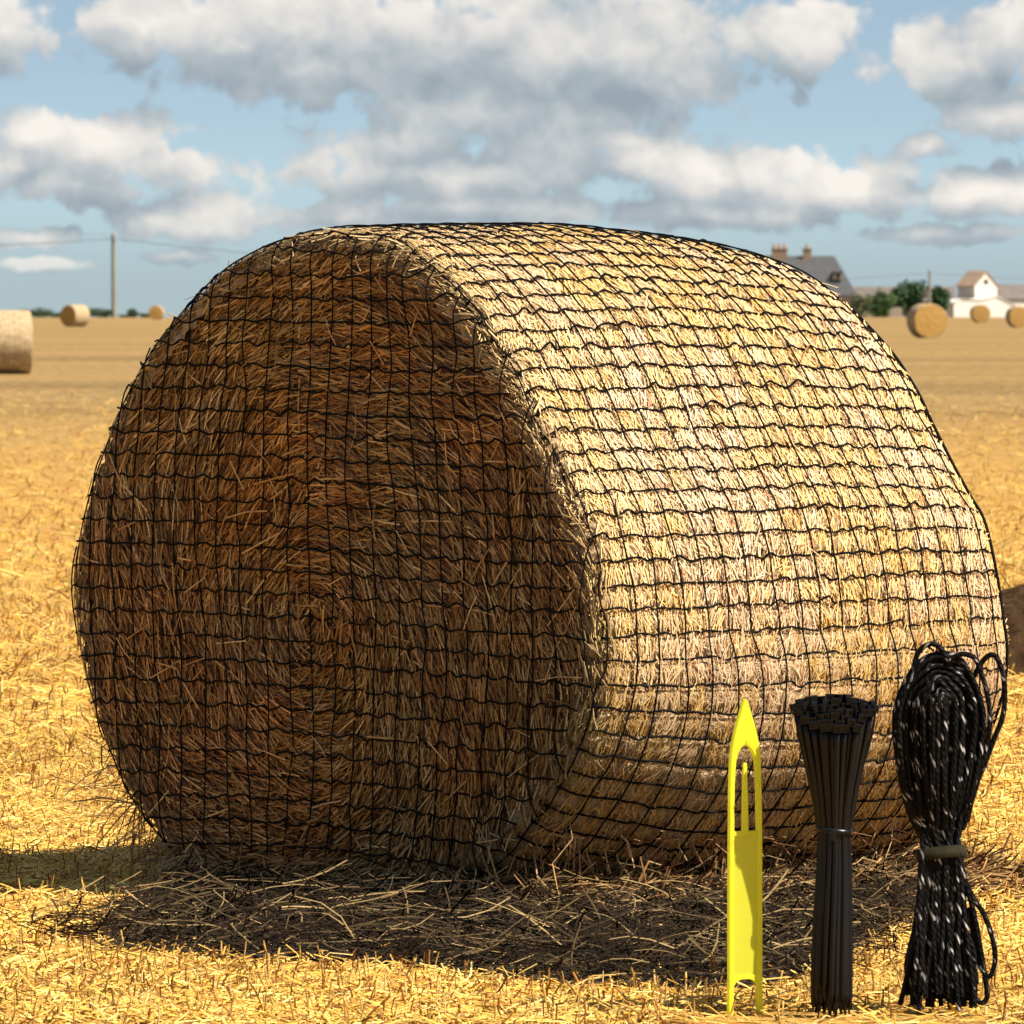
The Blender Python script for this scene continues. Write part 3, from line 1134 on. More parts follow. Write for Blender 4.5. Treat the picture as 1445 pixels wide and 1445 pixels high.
PAL_ST = [(0.58, 0.365, 0.075), (0.52, 0.295, 0.055), (0.66, 0.45, 0.12), (0.43, 0.20, 0.04), (0.72, 0.53, 0.19), (0.20, 0.075, 0.02)]
WST = [4, 3, 3.5, 1.4, 2, 0.9]


def field_band(n, y0, y1, margin, lay, Lr, Wr, pal, w, **kw):
    # distances drawn so that the straw thins with the square of the distance
    q_ = RNG.random(n)
    Y = y0 * y1 / (y1 - q_ * (y1 - y0))
    X = (RNG.random(n) - 0.5) * 2 * (CX / F * Y * margin)
    ok = foot_clear(X, Y)
    if y0 > 16:
        ok &= RNG.random(n) < np.clip((Y - y0) / 11.0, 0, 1)
    else:
        ok &= RNG.random(n) < np.clip((y1 + 0.5 - Y) / 9.0, 0, 1)
    for (xx_, yl_) in ((1051, 1434), (1175, 1436), (1330, 1432)):
        Yp = CAMZ * F / (yl_ - HOR)
        ok &= ~((np.abs(X - (xx_ - CX) * Yp / F) < 0.095) & (Y < Yp + 0.05) & (RNG.random(n) < (0.97 if not lay else 0.8)))
    ok &= ~(inside(hp, X, Y) & (RNG.random(n) < 0.93))
    X, Y = X[ok], Y[ok]
    P, D, N, L, W, col, b1, b2 = place_straws(len(X), X, Y, lay, Lr, Wr, pal, w, **kw)
    pt = fbm(np.stack([X * 1.0, Y * 0.5, X * 0], -1), 2.0, 91, 3)[:, None]
    col = col * (0.72 + 0.56 * pt)
    if y0 > 16:
        col = col * np.array([0.86, 0.83, 0.80])
    return straw_mesh(P, D, N, L, W, np.clip(col, 0.01, 0.8), b1, b2, 3)


parts = [field_band(64000, 14.0, 31.0, 1.35, True, (0.03, 0.09), (0.0030, 0.0050), PAL_ST, WST, up=0.18),
         field_band(8000, 14.0, 31.0, 1.35, False, (0.018, 0.05), (0.0024, 0.0040), [(0.40, 0.21, 0.05), (0.55, 0.36, 0.10), (0.20, 0.075, 0.02), (0.62, 0.44, 0.16)], [3, 3, 2.4, 2])]
V, Fq, Cc = merge(parts)
o = np_mesh("stubble", V, Fq, M_STUBBLE, col=Cc)
tag(o, "short golden cut straw and stubble covering the foreground field", "stubble", kind='stuff')
parts = [field_band(15000, 20.0, 120.0, 1.2, False, (0.02, 0.055), (0.004, 0.008), [(0.52, 0.34, 0.10), (0.60, 0.43, 0.17), (0.40, 0.23, 0.065), (0.30, 0.15, 0.045), (0.50, 0.38, 0.08)], [4, 3, 2, 1, 1]),
         field_band(24000, 20.0, 120.0, 1.2, True, (0.06, 0.16), (0.005, 0.009), PAL_ST, WST, up=0.25)]
V, Fq, Cc = merge(parts)
o = np_mesh("standing_stubble", V, Fq, M_STUBBLE, col=Cc)
tag(o, "taller soft standing stubble across the middle of the field", "stubble", kind='stuff')

# dark mound standing in for a bale's shaded side, at the right edge
M_SHADED_BALE = mat_noise("shaded_bale_brown", [(0.3, (0.022, 0.012, 0.006)), (0.5, (0.045, 0.026, 0.013)), (0.75, (0.085, 0.052, 0.027))], 18.0, (1, 1, 0.6), 0.95, 0.9, spec=0.03)
hx, hy = (1530 - CX) * 27.2 / F, 27.8
gx, gy = np.meshgrid(np.linspace(-1, 1, 60), np.linspace(-1, 1, 30), indexing='ij')
rr_ = np.clip(1 - np.abs(gx) ** 4, 0, 1) * np.clip(1 - np.abs(gy) ** 3, 0, 1)
hz = 0.31 * rr_ ** 0.55
Vh = np.stack([gx * 0.36, gy * 0.6, hz], -1).reshape(-1, 3)
Vh[:, 2] *= 0.75 + 0.5 * fbm(Vh + 5, 6.0, 3)
Vh[:, 2] -= 0.01
i, j = np.meshgrid(np.arange(59), np.arange(29), indexing='ij')
q = i * 30 + j
o = np_mesh("shaded_bale_mound", Vh, np.stack([q, q + 30, q + 31, q + 1], -1).reshape(-1, 4), M_SHADED_BALE, smooth=True)
o.location = (hx, hy, 0)
tag(o, "low dark brown mound standing in for the shaded side of a bale behind the bale at the right edge", "heap")

# ------------------------------------------------------------------ distant bales
def far_bale_materials():
    m, t, p = material("far_rolled_side")
    tcn = t.n('ShaderNodeTexCoord')
    nf, _ = t.noise(t.vec('MULTIPLY', tcn.outputs['Object'], (0.6, 1, 1)), 14.0, 6.0, 0.65)
    wr = t.n('ShaderNodeTexWave', wave_type='BANDS', bands_direction='X')
    t.put(wr.inputs['Vector'], tcn.outputs['Object'])
    wr.inputs['Scale'].default_value = 3.2
    wr.inputs['Distortion'].default_value = 2.5
    wr.inputs['Detail'].default_value = 3.0
    nf = t.math('ADD', t.math('MULTIPLY', nf, 0.92), t.math('MULTIPLY', wr.outputs['Fac'], 0.08))
    t.put(p.inputs['Base Color'], t.ramp(nf, [(0.3, (0.19, 0.13, 0.065)), (0.5, (0.35, 0.26, 0.15)), (0.7, (0.48, 0.37, 0.23))]))
    p.inputs['Roughness'].default_value = 0.85
    b = t.n('ShaderNodeBump')
    b.inputs['Strength'].default_value = 0.6
    t.put(b.inputs['Height'], nf)
    t.put(p.inputs['Normal'], b.outputs[0])
    m2, t, p = material("far_cut_end")
    tcn = t.n('ShaderNodeTexCoord')
    wv = t.n('ShaderNodeTexWave', wave_type='RINGS', rings_direction='X')
    t.put(wv.inputs['Vector'], tcn.outputs['Object'])
    wv.inputs['Scale'].default_value = 4.0
    wv.inputs['Distortion'].default_value = 6.0
    wv.inputs['Detail'].default_value = 4.0
    nf, _ = t.noise(tcn.outputs['Object'], 22.0, 6.0, 0.65)
    f = t.math('ADD', t.math('MULTIPLY', wv.outputs['Fac'], 0.35), t.math('MULTIPLY', nf, 0.65))
    t.put(p.inputs['Base Color'], t.ramp(f, [(0.25, (0.20, 0.10, 0.022)), (0.5, (0.40, 0.23, 0.055)), (0.75, (0.52, 0.34, 0.11))]))
    p.inputs['Roughness'].default_value = 0.85
    b = t.n('ShaderNodeBump')
    b.inputs['Strength'].default_value = 0.8
    t.put(b.inputs['Height'], f)
    t.put(p.inputs['Normal'], b.outputs[0])
    return m, m2


M_FSIDE, M_FEND = far_bale_materials()


def far_bale(label, x, ybase, hpx, yaw, length=1.3):
    Y = CAMZ * F / (ybase - HOR)
    R = hpx * Y / F / 2
    c = px(x, ybase, Y)
    root = empty("hay_bale", (c.x, Y, 0.0), yaw)
    tag(root, label, "hay bale", "round bales lying far out in the field")
    # lathe along local X
    n = 64
    prof_ = [(-length / 2 + 0.0, R * 0.95), (-length / 2 + 0.012, R * 0.975), (-length / 2 + 0.05, R), (0, R * 1.008), (length / 2 - 0.05, R), (length / 2 - 0.012, R * 0.975), (length / 2, R * 0.95)]
    V, Fq = [], []
    for (x_, r_) in prof_:
        a_ = np.arange(n) / n * 2 * math.pi
        w = 1 + 0.02 * np.sin(3 * a_ + x * 0.1)
        z_ = R * 0.985 + np.sin(a_) * r_ * w
        z_ = np.where(z_ < 0.03, 0.03 * 0 + np.maximum(z_, 0.0), z_)
        V.append(np.stack([np.full(n, x_), np.cos(a_) * r_ * w * 1.02, z_], 1))
    V = np.concatenate(V)
    for k_ in range(len(prof_) - 1):
        i_ = np.arange(n)
        Fq.append(np.stack([k_ * n + i_, k_ * n + (i_ + 1) % n, (k_ + 1) * n + (i_ + 1) % n, (k_ + 1) * n + i_], 1))
    np_mesh("rolled_side", V, np.concatenate(Fq), M_FSIDE, root, smooth=True)
    for sgn in (-1, 1):
        rings = [0.0, 0.3, 0.6, 0.85, 0.955]
        V, Fq = [], []
        for k_, f_ in enumerate(rings):
            a_ = np.arange(n) / n * 2 * math.pi
            w = 1 + 0.02 * np.sin(3 * a_ + x * 0.1)
            rr__ = R * f_
            bul = 0.02 * (1 - f_) + 0.012 * np.sin(a_ * 5 + f_ * 9)
            V.append(np.stack([sgn * (length / 2 + bul * (f_ < 0.9)), np.cos(a_) * rr__ * w * 1.02, np.maximum(R * 0.985 + np.sin(a_) * rr__ * w, 0.0)], 1) if f_ > 0 else
                     np.stack([np.full(n, sgn * (length / 2 + 0.02)), np.cos(a_) * 0.01, R * 0.985 + np.sin(a_) * 0.01], 1))
        V = np.concatenate([np.broadcast_to(v_, (n, 3)) for v_ in V])
        for k_ in range(len(rings) - 1):
            i_ = np.arange(n)
            Fq.append(np.stack([k_ * n + i_, k_ * n + (i_ + 1) % n, (k_ + 1) * n + (i_ + 1) % n, (k_ + 1) * n + i_], 1))
        np_mesh("cut_end", V, np.concatenate(Fq), M_FEND, root, smooth=True)
    return root


far_bale("pale round bale cut off by the left edge, nearest of the far bales", -12, 528, 91, math.radians(8), 1.45)
far_bale("small far round bale left of the wooden pole, showing its sunlit side", 106, 461, 31, math.radians(180 + 50), 1.25)
far_bale("small far round bale peeking out behind the upper left rim of the large bale", 221, 451, 20, math.radians(85), 1.2)
far_bale("golden round bale in front of the dark trees, its cut end facing the viewer", 1308, 477, 49, math.radians(90 + 12), 1.2)
far_bale("small round bale in front of the white building", 1383, 455.5, 26, math.radians(90 + 5), 1.2)
far_bale("small round bale at the right edge, in front of the low white wall", 1436, 462, 30, math.radians(90 + 8), 1.2)

# ------------------------------------------------------------------ utility poles and wires
M_POLE = mat_noise("weathered_wood", [(0.3, (0.17, 0.17, 0.14)), (0.7, (0.27, 0.265, 0.22))], 6.0, (1, 1, 0.1), 0.85)
M_WIRE = mat_noise("wire_metal", [(0.3, (0.10, 0.11, 0.12)), (0.7, (0.14, 0.15, 0.16))], 5.0)


def pole(label, x, ytop, Y, rad, tilt):
    zb = float(gz(Y)) - 0.2
    top = px(x, ytop, Y)
    root = empty("utility_pole", (top.x, Y, zb), 0, tilt)
    tag(root, label, "pole")
    h = top.z - zb
    tb = Tubes()
    tb.add(np.array([[0, 0, 0], [0, 0, h * 0.5], [0, 0, h]]), np.array([rad * 1.15, rad, rad * 0.85]), 12)
    bm = bmesh.new()
    bmesh.ops.create_cone(bm, cap_ends=True, segments=12, radius1=rad * 0.85, radius2=rad * 0.3, depth=rad, matrix=__import__('mathutils').Matrix.Translation((0, 0, h + rad / 2 - 0.005)))
    tb.build("shaft", M_POLE, root)
    bm_obj("pole_cap", bm, M_POLE, root)
    bm = bmesh.new()
    add_box(bm, -0.09, 0.09, -rad - 0.22, -rad * 0.8, h * 0.945, h * 0.96)
    bm_obj("bracket", bm, M_WIRE, root)
    return root, Vector((top.x, Y - 0.25, zb + h * 0.952))


_, wl = pole("tall grey wooden utility pole standing left of the large bale", 161, 331, 433 * SF, 0.23, math.radians(-0.6))
_, wr = pole("thin utility pole standing in front of the dark trees at right", 1312, 382, 505 * SF, 0.16, 0.0)


def wire(label, a, b, sag, r):
    s_ = np.linspace(0, 1, 40)[:, None]
    P = np.array(a) * (1 - s_) + np.array(b) * s_
    P[:, 2] -= sag * 4 * (s_ * (1 - s_))[:, 0]
    tb = Tubes()
    tb.add(P, r, 6)
    o_ = tb.build("overhead_wire", M_WIRE)
    tag(o_, label, "wire")


wire("overhead wire running left from the tall wooden pole to the photo edge", wl, px(-420, 346, 433 * SF), 0.6, 0.035)
wire("overhead wire running right from the tall wooden pole down behind the large bale", wl, px(760, 382, 433 * SF), 0.5, 0.035)
wire("thin overhead wire from the right pole towards the house behind the bale", wr, px(960, 392, 505 * SF), 0.5, 0.022)
wire("thin overhead wire from the right pole towards the right photo edge", wr, px(1700, 396, 505 * SF), 0.4, 0.022)

# ------------------------------------------------------------------ trees and shrubs
def mat_leaf(name, dark, lightc):
    m, t, p = material(name)
    a = t.n('ShaderNodeAttribute', attribute_name="tint")
    t.put(p.inputs['Base Color'], a.outputs['Color'])
    p.inputs['Roughness'].default_value = 0.6
    p.inputs['Specular IOR Level'].default_value = 0.2
    return m


M_LEAF = mat_leaf("foliage", 0, 0)
M_BARK = mat_noise("bark", [(0.3, (0.05, 0.038, 0.028)), (0.7, (0.12, 0.095, 0.07))], 5.0, (1, 1, 0.2), 0.9, 0.5)


def tree(name, label, cat, x, ytop, Y, wpx, pal, group, nleaf=1700, lobes=9, trunk=True):
    Y = Y * SF
    zb = float(gz(Y)) - 0.05
    top = px(x, ytop, Y).z
    h = top - zb
    wd = wpx * 1.15 * Y / F / 2
    root = empty(name, (px(x, HOR, Y).x, Y, zb))
    tag(root, label, cat, group)
    rg = np.random.default_rng(int(x * 7 + wpx) % 100000)
    pts, cols = [], []
    cents = []
    for k_ in range(lobes):
        a_ = rg.uniform(0, 2 * math.pi)
        rad_ = rg.uniform(0, 0.62) * wd
        zc = rg.uniform(0.16, 0.72) * h
        sz = rg.uniform(0.36, 0.52)
        cents.append((math.cos(a_) * rad_, math.sin(a_) * rad_ * 0.8, zc, sz * wd, sz * h * 0.62))
    cents.append((rg.normal(0, 0.1) * wd, 0, 0.68 * h, 0.42 * wd, 0.31 * h))
    for (a_, b_, c_, rw, rh) in cents:
        n_ = nleaf // len(cents)
        v_ = unit(rg.normal(0, 1, (n_, 3))) * (rg.random((n_, 1)) ** 0.35) * rg.uniform(0.8, 1.12, (n_, 1))
        pts.append(np.stack([a_ + v_[:, 0] * rw, b_ + v_[:, 1] * rw, c_ + v_[:, 2] * rh], 1))
        pl = np.array(pal)
        cols.append(pl[rg.integers(0, len(pl), n_)] * rg.uniform(0.75, 1.3, (n_, 1)))
    P = np.concatenate(pts)
    P[:, 2] = np.clip(P[:, 2], 0.05, h)
    col = np.concatenate(cols)
    n_ = len(P)
    D = unit(rg.normal(0, 1, (n_, 3)))
    N = unit(rg.normal(0, 1, (n_, 3)) + np.array([0, 0, 0.6]))
    B = unit(np.cross(D, N))
    ls = rg.uniform(0.08, 0.16, (n_, 1)) * max(h, 1.6) * 0.42
    quad = np.stack([P - D * ls, P - B * ls * 0.55, P + D * ls, P + B * ls * 0.55], 1).reshape(-1, 3)
    Fq = np.arange(n_ * 4).reshape(-1, 4)
    np_mesh("crown", quad, Fq, M_LEAF, root, col=np.repeat(col, 4, 0))
    tb = Tubes()
    tr = max(0.03, 0.035 * h)
    tb.add(np.array([[0, 0, -0.05], [0.02 * h, 0, 0.2 * h], [0.0, 0.02 * h, 0.45 * h], [0.01 * h, 0, 0.7 * h]]), np.array([tr * 1.3, tr, tr * 0.75, tr * 0.3]), 8)
    for (a_, b_, c_, rw, rh) in cents[:6]:
        tb.add(np.array([[0, 0, 0.25 * h], [a_ * 0.5, b_ * 0.5, (0.25 * h + c_) * 0.55], [a_, b_, c_]]), np.array([tr * 0.5, tr * 0.35, tr * 0.12]), 6)
    tb.build("trunk", M_BARK, root)
    return root


DARK = [(0.025, 0.065, 0.028), (0.04, 0.09, 0.034), (0.055, 0.115, 0.04), (0.018, 0.045, 0.026)]
LIGHT = [(0.055, 0.105, 0.035), (0.075, 0.13, 0.04), (0.04, 0.085, 0.03)]
HEDGE = [(0.05, 0.085, 0.045), (0.035, 0.065, 0.04), (0.075, 0.105, 0.05)]
TG = "trees between the house and the white building"
tree("broadleaf_tree", "light green bushy tree beside the upper right rim of the large bale", "tree", 1243, 405, 520, 46, LIGHT, TG)
tree("broadleaf_tree", "tallest dark green tree of the clump, just left of the thin pole", "tree", 1282, 394, 530, 56, DARK, TG, 2200)
tree("broadleaf_tree", "lower dark green tree just right of the thin pole", "tree", 1322, 402, 525, 40, DARK, TG)
tree("broadleaf_tree", "pale yellowish green bush at the far left of the tree clump", "tree", 1212, 410, 560, 40, [(0.10, 0.13, 0.06), (0.13, 0.15, 0.07)], TG, 1200)
SG = "shrubs along the far left edge of the field"
for (x, yt, w, lab) in ((62, 433, 44, "far shrub between the two left bales"), (34, 436, 34, "far shrub just behind the nearest left bale's rounded shoulder"),
                        (138, 434, 40, "far shrub directly left of the tall wooden pole"), (152, 436, 22, "small far shrub touching the foot of the tall pole"),
                        (187, 435, 22, "small round far shrub standing alone right of the tall pole"), (204, 442, 22, "low far shrub touching the half hidden bale"),
                        (84, 441, 24, "low far shrub touching the left side of the small sunlit bale"), (176, 444, 20, "lowest pale far shrub right behind the tall pole")):
    tree("shrub", lab, "shrub", x, yt, 445, w * 1.25, HEDGE, SG, 1500, 6)

# ------------------------------------------------------------------ buildings
M_SLATE = mat_noise("slate_roof", [(0.3, (0.045, 0.05, 0.06)), (0.7, (0.085, 0.092, 0.105))], 1.2, (1, 1, 4), 0.7)
M_BROWNROOF = mat_noise("grey_brown_roof", [(0.3, (0.10, 0.085, 0.085)), (0.7, (0.17, 0.145, 0.135))], 0.8, (1, 1, 3), 0.8)
M_TANROOF = mat_noise("tan_tile_roof", [(0.3, (0.24, 0.17, 0.12)), (0.7, (0.36, 0.27, 0.20))], 1.0, (1, 1, 3), 0.8)
M_WHITE = mat_noise("whitewashed_wall", [(0.3, (0.50, 0.49, 0.45)), (0.7, (0.66, 0.64, 0.60))], 0.7, (1, 1, 0.4), 0.85)
M_STONE = mat_noise("stone_wall", [(0.3, (0.28, 0.24, 0.19)), (0.7, (0.40, 0.35, 0.28))], 1.5, (1, 1, 1), 0.9)
M_BRICK = mat_noise("chimney_brick", [(0.3, (0.16, 0.12, 0.09)), (0.7, (0.28, 0.21, 0.15))], 2.5, (1, 1, 3), 0.9)
M_POT = mat_noise("clay_pot", [(0.3, (0.30, 0.19, 0.11)), (0.7, (0.42, 0.28, 0.17))], 3.0)
m, t, p = material("dark_window_glass")
p.inputs['Base Color'].default_value = (0.02, 0.024, 0.03, 1)
p.inputs['Roughness'].default_value = 0.12
M_GLASS = m
YB = 780.0 * SF
SC = YB / F


def bld(name, label, x, yaw):
    root = empty(name, (px(x, HOR, YB).x, YB, float(gz(YB)) - 0.1), yaw)
    tag(root, label, "building")
    return root, CAMZ - (float(gz(YB)) - 0.1)


def zy(y):
    """height above the building's base of photograph row y at the buildings' distance"""
    return CAMZ - (y - HOR) * SC - (float(gz(YB)) - 0.1)


def gable_roof(bm, x0, x1, y0, y1, ze, zr, over=0.3, hip=0.0, th=0.18):
    ym = (y0 + y1) / 2
    X0, X1, Ya, Yb = x0 - over, x1 + over, y0 - over, y1 + over
    lowz = ze - over * (zr - ze) / ((y1 - y0) / 2)
    a = [(X0, Ya, lowz), (X1, Ya, lowz), (X1, Yb, lowz), (X0, Yb, lowz), (X0 + hip, ym, zr), (X1 - hip, ym, zr)]
    up_ = [bm.verts.new(v_) for v_ in a]
    dn = [bm.verts.new((v_[0], v_[1], v_[2] - th)) for v_ in a]
    for f in ((0, 1, 5, 4), (2, 3, 4, 5)) + (((1, 2, 5), (3, 0, 4)) if hip else ()):
        bm.faces.new([up_[q_] for q_ in f])
        bm.faces.new([dn[q_] for q_ in reversed(f)])
    rim_ = (0, 1, 2, 3) if hip else (0, 1, 5, 2, 3, 4)
    for q_ in range(len(rim_)):
        e0, e1 = rim_[q_], rim_[(q_ + 1) % len(rim_)]
        bm.faces.new((up_[e0], dn[e0], dn[e1], up_[e1]))


def windows(root, lst, mframe):
    for (x0, x1, z0, z1, y) in lst:
        bm = bmesh.new()
        for (a, b_, c_, d_) in ((x0 - 0.12, x0, z0 - 0.12, z1 + 0.12), (x1, x1 + 0.12, z0 - 0.12, z1 + 0.12), (x0, x1, z0 - 0.12, z0), (x0, x1, z1, z1 + 0.12), ((x0 + x1) / 2 - 0.04, (x0 + x1) / 2 + 0.04, z0, z1)):
            add_box(bm, a, b_, y - 0.09, y + 0.05, c_, d_)
        fr = bm_obj("window", bm, mframe, root)
        bm = bmesh.new()
        add_box(bm, x0, x1, y - 0.03, y + 0.03, z0, z1)
        bm_obj("pane", bm, M_GLASS, fr)


# house with slate roof and chimneys
root, _ = bld("farmhouse", "old house with a dark slate roof and two chimneys behind the large bale", 1136, 0.0)
hx0, hx1 = (1050 - 1136) * SC, (1207 - 1136) * SC
ze, zr = zy(414), zy(361)
zd = zy(394)
bm = bmesh.new()
add_box(bm, hx0, hx1, 0, 9.0, 0, ze)
bm_obj("wall", bm, M_STONE, root)
bm = bmesh.new()
gable_roof(bm, hx0, hx1, 0, 9.0, ze + 0.2, zr, 0.35, 4.0)
rf = bm_obj("roof", bm, M_SLATE, root)
for (xa, xb, yt, pots) in ((1090, 1112, 352, 3), (1134, 1146, 352, 1)):
    bm = bmesh.new()
    add_box(bm, (xa - 1136) * SC, (xb - 1136) * SC, 3.9, 5.1, zr - 1.5, zy(yt))
    add_box(bm, (xa - 1136) * SC - 0.12, (xb - 1136) * SC + 0.12, 3.78, 5.22, zy(yt) - 0.002, zy(yt) + 0.22)
    ch = bm_obj("chimney", bm, M_BRICK, rf)
    for k_ in range(pots):
        cx_ = ((xa + (k_ + 0.5) * (xb - xa) / pots) - 1136) * SC
        bm = bmesh.new()
        bmesh.ops.create_cone(bm, cap_ends=True, segments=14, radius1=0.32, radius2=0.25, depth=0.85, matrix=__import__('mathutils').Matrix.Translation((cx_, 4.5, zy(yt) + 0.62)))
        pt = bm_obj("chimney_pot", bm, M_POT, root)
bm = bmesh.new()
dx = (1183 - 1136) * SC
add_box(bm, dx - 0.8, dx + 0.8, 0.9, 4.2, zd, zd + 1.3)
dm = bm_obj("dormer", bm, M_STONE, root)
bm = bmesh.new()
add_box(bm, dx - 0.5, dx + 0.5, 0.86, 0.895, zd + 0.2, zd + 1.1)
bm_obj("pane", bm, M_GLASS, dm)
bm = bmesh.new()
add_box(bm, dx - 0.95, dx + 0.95, 0.7, 4.3, zd + 1.302, zd + 1.46)
bm_obj("dormer_roof", bm, M_SLATE, dm)
windows(root, [(x_, x_ + 1.0, 1.6, 3.4, 0.0) for x_ in (hx0 + 2, hx0 + 6, hx0 + 10.5, hx0 + 15)], M_WHITE)

# white building with a tan roof, gable turned to the right
root, _ = bld("white_barn", "tall whitewashed barn with a tan roof and gable, beyond the right bales", 1379, math.radians(-50))
wl_, ww = 4.6, 5.6
ze, zr = zy(402), zy(382)
bm = bmesh.new()
add_box(bm, -wl_ / 2, wl_ / 2, -ww / 2, ww / 2, 0, ze)
for xg in (-wl_ / 2, wl_ / 2):
    vs = [bm.verts.new(v_) for v_ in ((xg, -ww / 2, ze), (xg, ww / 2, ze), (xg, 0, zr - 0.2))]
    bm.faces.new(vs)
bm_obj("wall", bm, M_WHITE, root)
bm = bmesh.new()
gable_roof(bm, -wl_ / 2, wl_ / 2, -ww / 2, ww / 2, ze + 0.05, zr, 0.25)
bm_obj("roof", bm, M_TANROOF, root)
bm = bmesh.new()
add_box(bm, wl_ / 2 - 0.05, wl_ / 2 + 0.03, -0.55, 0.55, ze + 0.1, ze + 0.95)
bm_obj("window", bm, M_GLASS, root)
root2, _ = bld("lean_to_shed", "low white lean-to with sloping roof at the foot of the white barn", 1385, math.radians(32))
root2.scale = (1.18, 1.0, 1.0)
root2.location.y -= 8.0
bm = bmesh.new()
x0, x1 = (1341 - 1385) * SC, (1431 - 1385) * SC
pts = [(x0, 0), (x1, 0), (x1, zy(432)), ((1402 - 1385) * SC, zy(419)), ((1380 - 1385) * SC, zy(424)), ((1352 - 1385) * SC, zy(423)), (x0, zy(428))]
fa = [bm.verts.new((a, 0, b_)) for a, b_ in pts]
fb = [bm.verts.new((a, 4.0, b_)) for a, b_ in pts]
bm.faces.new(fa)
bm.faces.new(list(reversed(fb)))
for q_ in range(len(pts)):
    bm.faces.new((fa[q_], fb[q_], fb[(q_ + 1) % len(pts)], fa[(q_ + 1) % len(pts)]))
bm_obj("wall", bm, M_WHITE, root2)
bm = bmesh.new()
rp = pts[2:]
for q_ in range(len(rp) - 1):
    (a, b_), (c_, d_) = rp[q_], rp[q_ + 1]
    vs = [bm.verts.new(v_) for v_ in ((a, -0.2, b_ + 0.02), (c_, -0.2, d_ + 0.02), (c_, 4.2, d_ + 0.02), (a, 4.2, b_ + 0.02))]
    vt = [bm.verts.new((v_.co.x, v_.co.y, v_.co.z + 0.14)) for v_ in vs]
    bm.faces.new(vs)
    bm.faces.new(list(reversed(vt)))
    for e_ in range(4):
        bm.faces.new((vs[e_], vt[e_], vt[(e_ + 1) % 4], vs[(e_ + 1) % 4]))
bm_obj("roof", bm, M_WHITE, root2)


def long_barn(label, xa, xb, y_ridge, y_eave, mwall, mroof, dy, yaw=0.0):
    xm = (xa + xb) / 2
    r_, _ = bld("long_barn", label, xm, yaw)
    r_.location.y += dy
    a, b_ = (xa - xm) * SC, (xb - xm) * SC
    bm_ = bmesh.new()
    add_box(bm_, a, b_, 0, 9, 0, zy(y_eave))
    for xg in (a, b_):
        bm_.faces.new([bm_.verts.new(v_) for v_ in ((xg, 0, zy(y_eave)), (xg, 9, zy(y_eave)), (xg, 4.5, zy(y_ridge) - 0.25))])
    bm_obj("wall", bm_, mwall, r_)
    bm_ = bmesh.new()
    gable_roof(bm_, a, b_, 0, 9, zy(y_eave) + 0.1, zy(y_ridge), 0.3)
    bm_obj("roof", bm_, mroof, r_)
    bm_ = bmesh.new()
    dxx = a + (b_ - a) * 0.3
    add_box(bm_, dxx - 1.4, dxx + 1.4, -0.08, 0.05, 0, 2.8)
    bm_obj("door", bm_, M_BROWNROOF, r_)


long_barn("long low barn with a brown-grey roof half hidden behind the trees", 1195, 1352, 404, 424, M_STONE, M_BROWNROOF, 12)
long_barn("long barn with a dark grey roof and white wall at the right edge", 1400, 1640, 401, 421, M_WHITE, M_BROWNROOF, 14, math.radians(14))

# ------------------------------------------------------------------ netting needle
m, t, p = material("yellow_plastic")
tcn = t.n('ShaderNodeTexCoord')
nf, _ = t.noise(tcn.outputs['Object'], 30.0, 4.0)
t.put(p.inputs['Base Color'], t.ramp(nf, [(0.3, (0.86, 0.88, 0.05)), (0.7, (0.90, 0.92, 0.06))]))
p.inputs['Roughness'].default_value = 0.38
tr = t.n('ShaderNodeBsdfTranslucent')
tr.inputs[0].default_value = (0.88, 0.88, 0.04, 1)
mx = t.n('ShaderNodeMixShader')
mx.inputs[0].default_value = 0.5
m.node_tree.links.new(p.outputs[0], mx.inputs[1])
m.node_tree.links.new(tr.outputs[0], mx.inputs[2])
m.node_tree.links.new(mx.outputs[0], m.node_tree.nodes['Material Output'].inputs[0])
M_YEL = m
m2 = m.copy()
m2.name = "yellow_plastic_thin"
for nd in m2.node_tree.nodes:
    if nd.type == 'VALTORGB':
        nd.color_ramp.elements[0].color = (0.74, 0.76, 0.06, 1)
        nd.color_ramp.elements[1].color = (0.78, 0.80, 0.08, 1)
    if nd.type == 'BSDF_TRANSLUCENT':
        nd.inputs[0].default_value = (0.80, 0.82, 0.07, 1)
M_YEL2 = m2

YN = CAMZ * F / (1434 - HOR)
K = YN / F
needle = empty("netting_needle", ((1051 - CX) * K, YN, -0.002), math.radians(24))
needle.scale = (1.085, 1.0, 1.0)
tag(needle, "bright yellow plastic net-mending needle standing on the stubble left of the ties", "netting needle")


def nz(y):
    return (1434 - y) * K


TH = 0.011
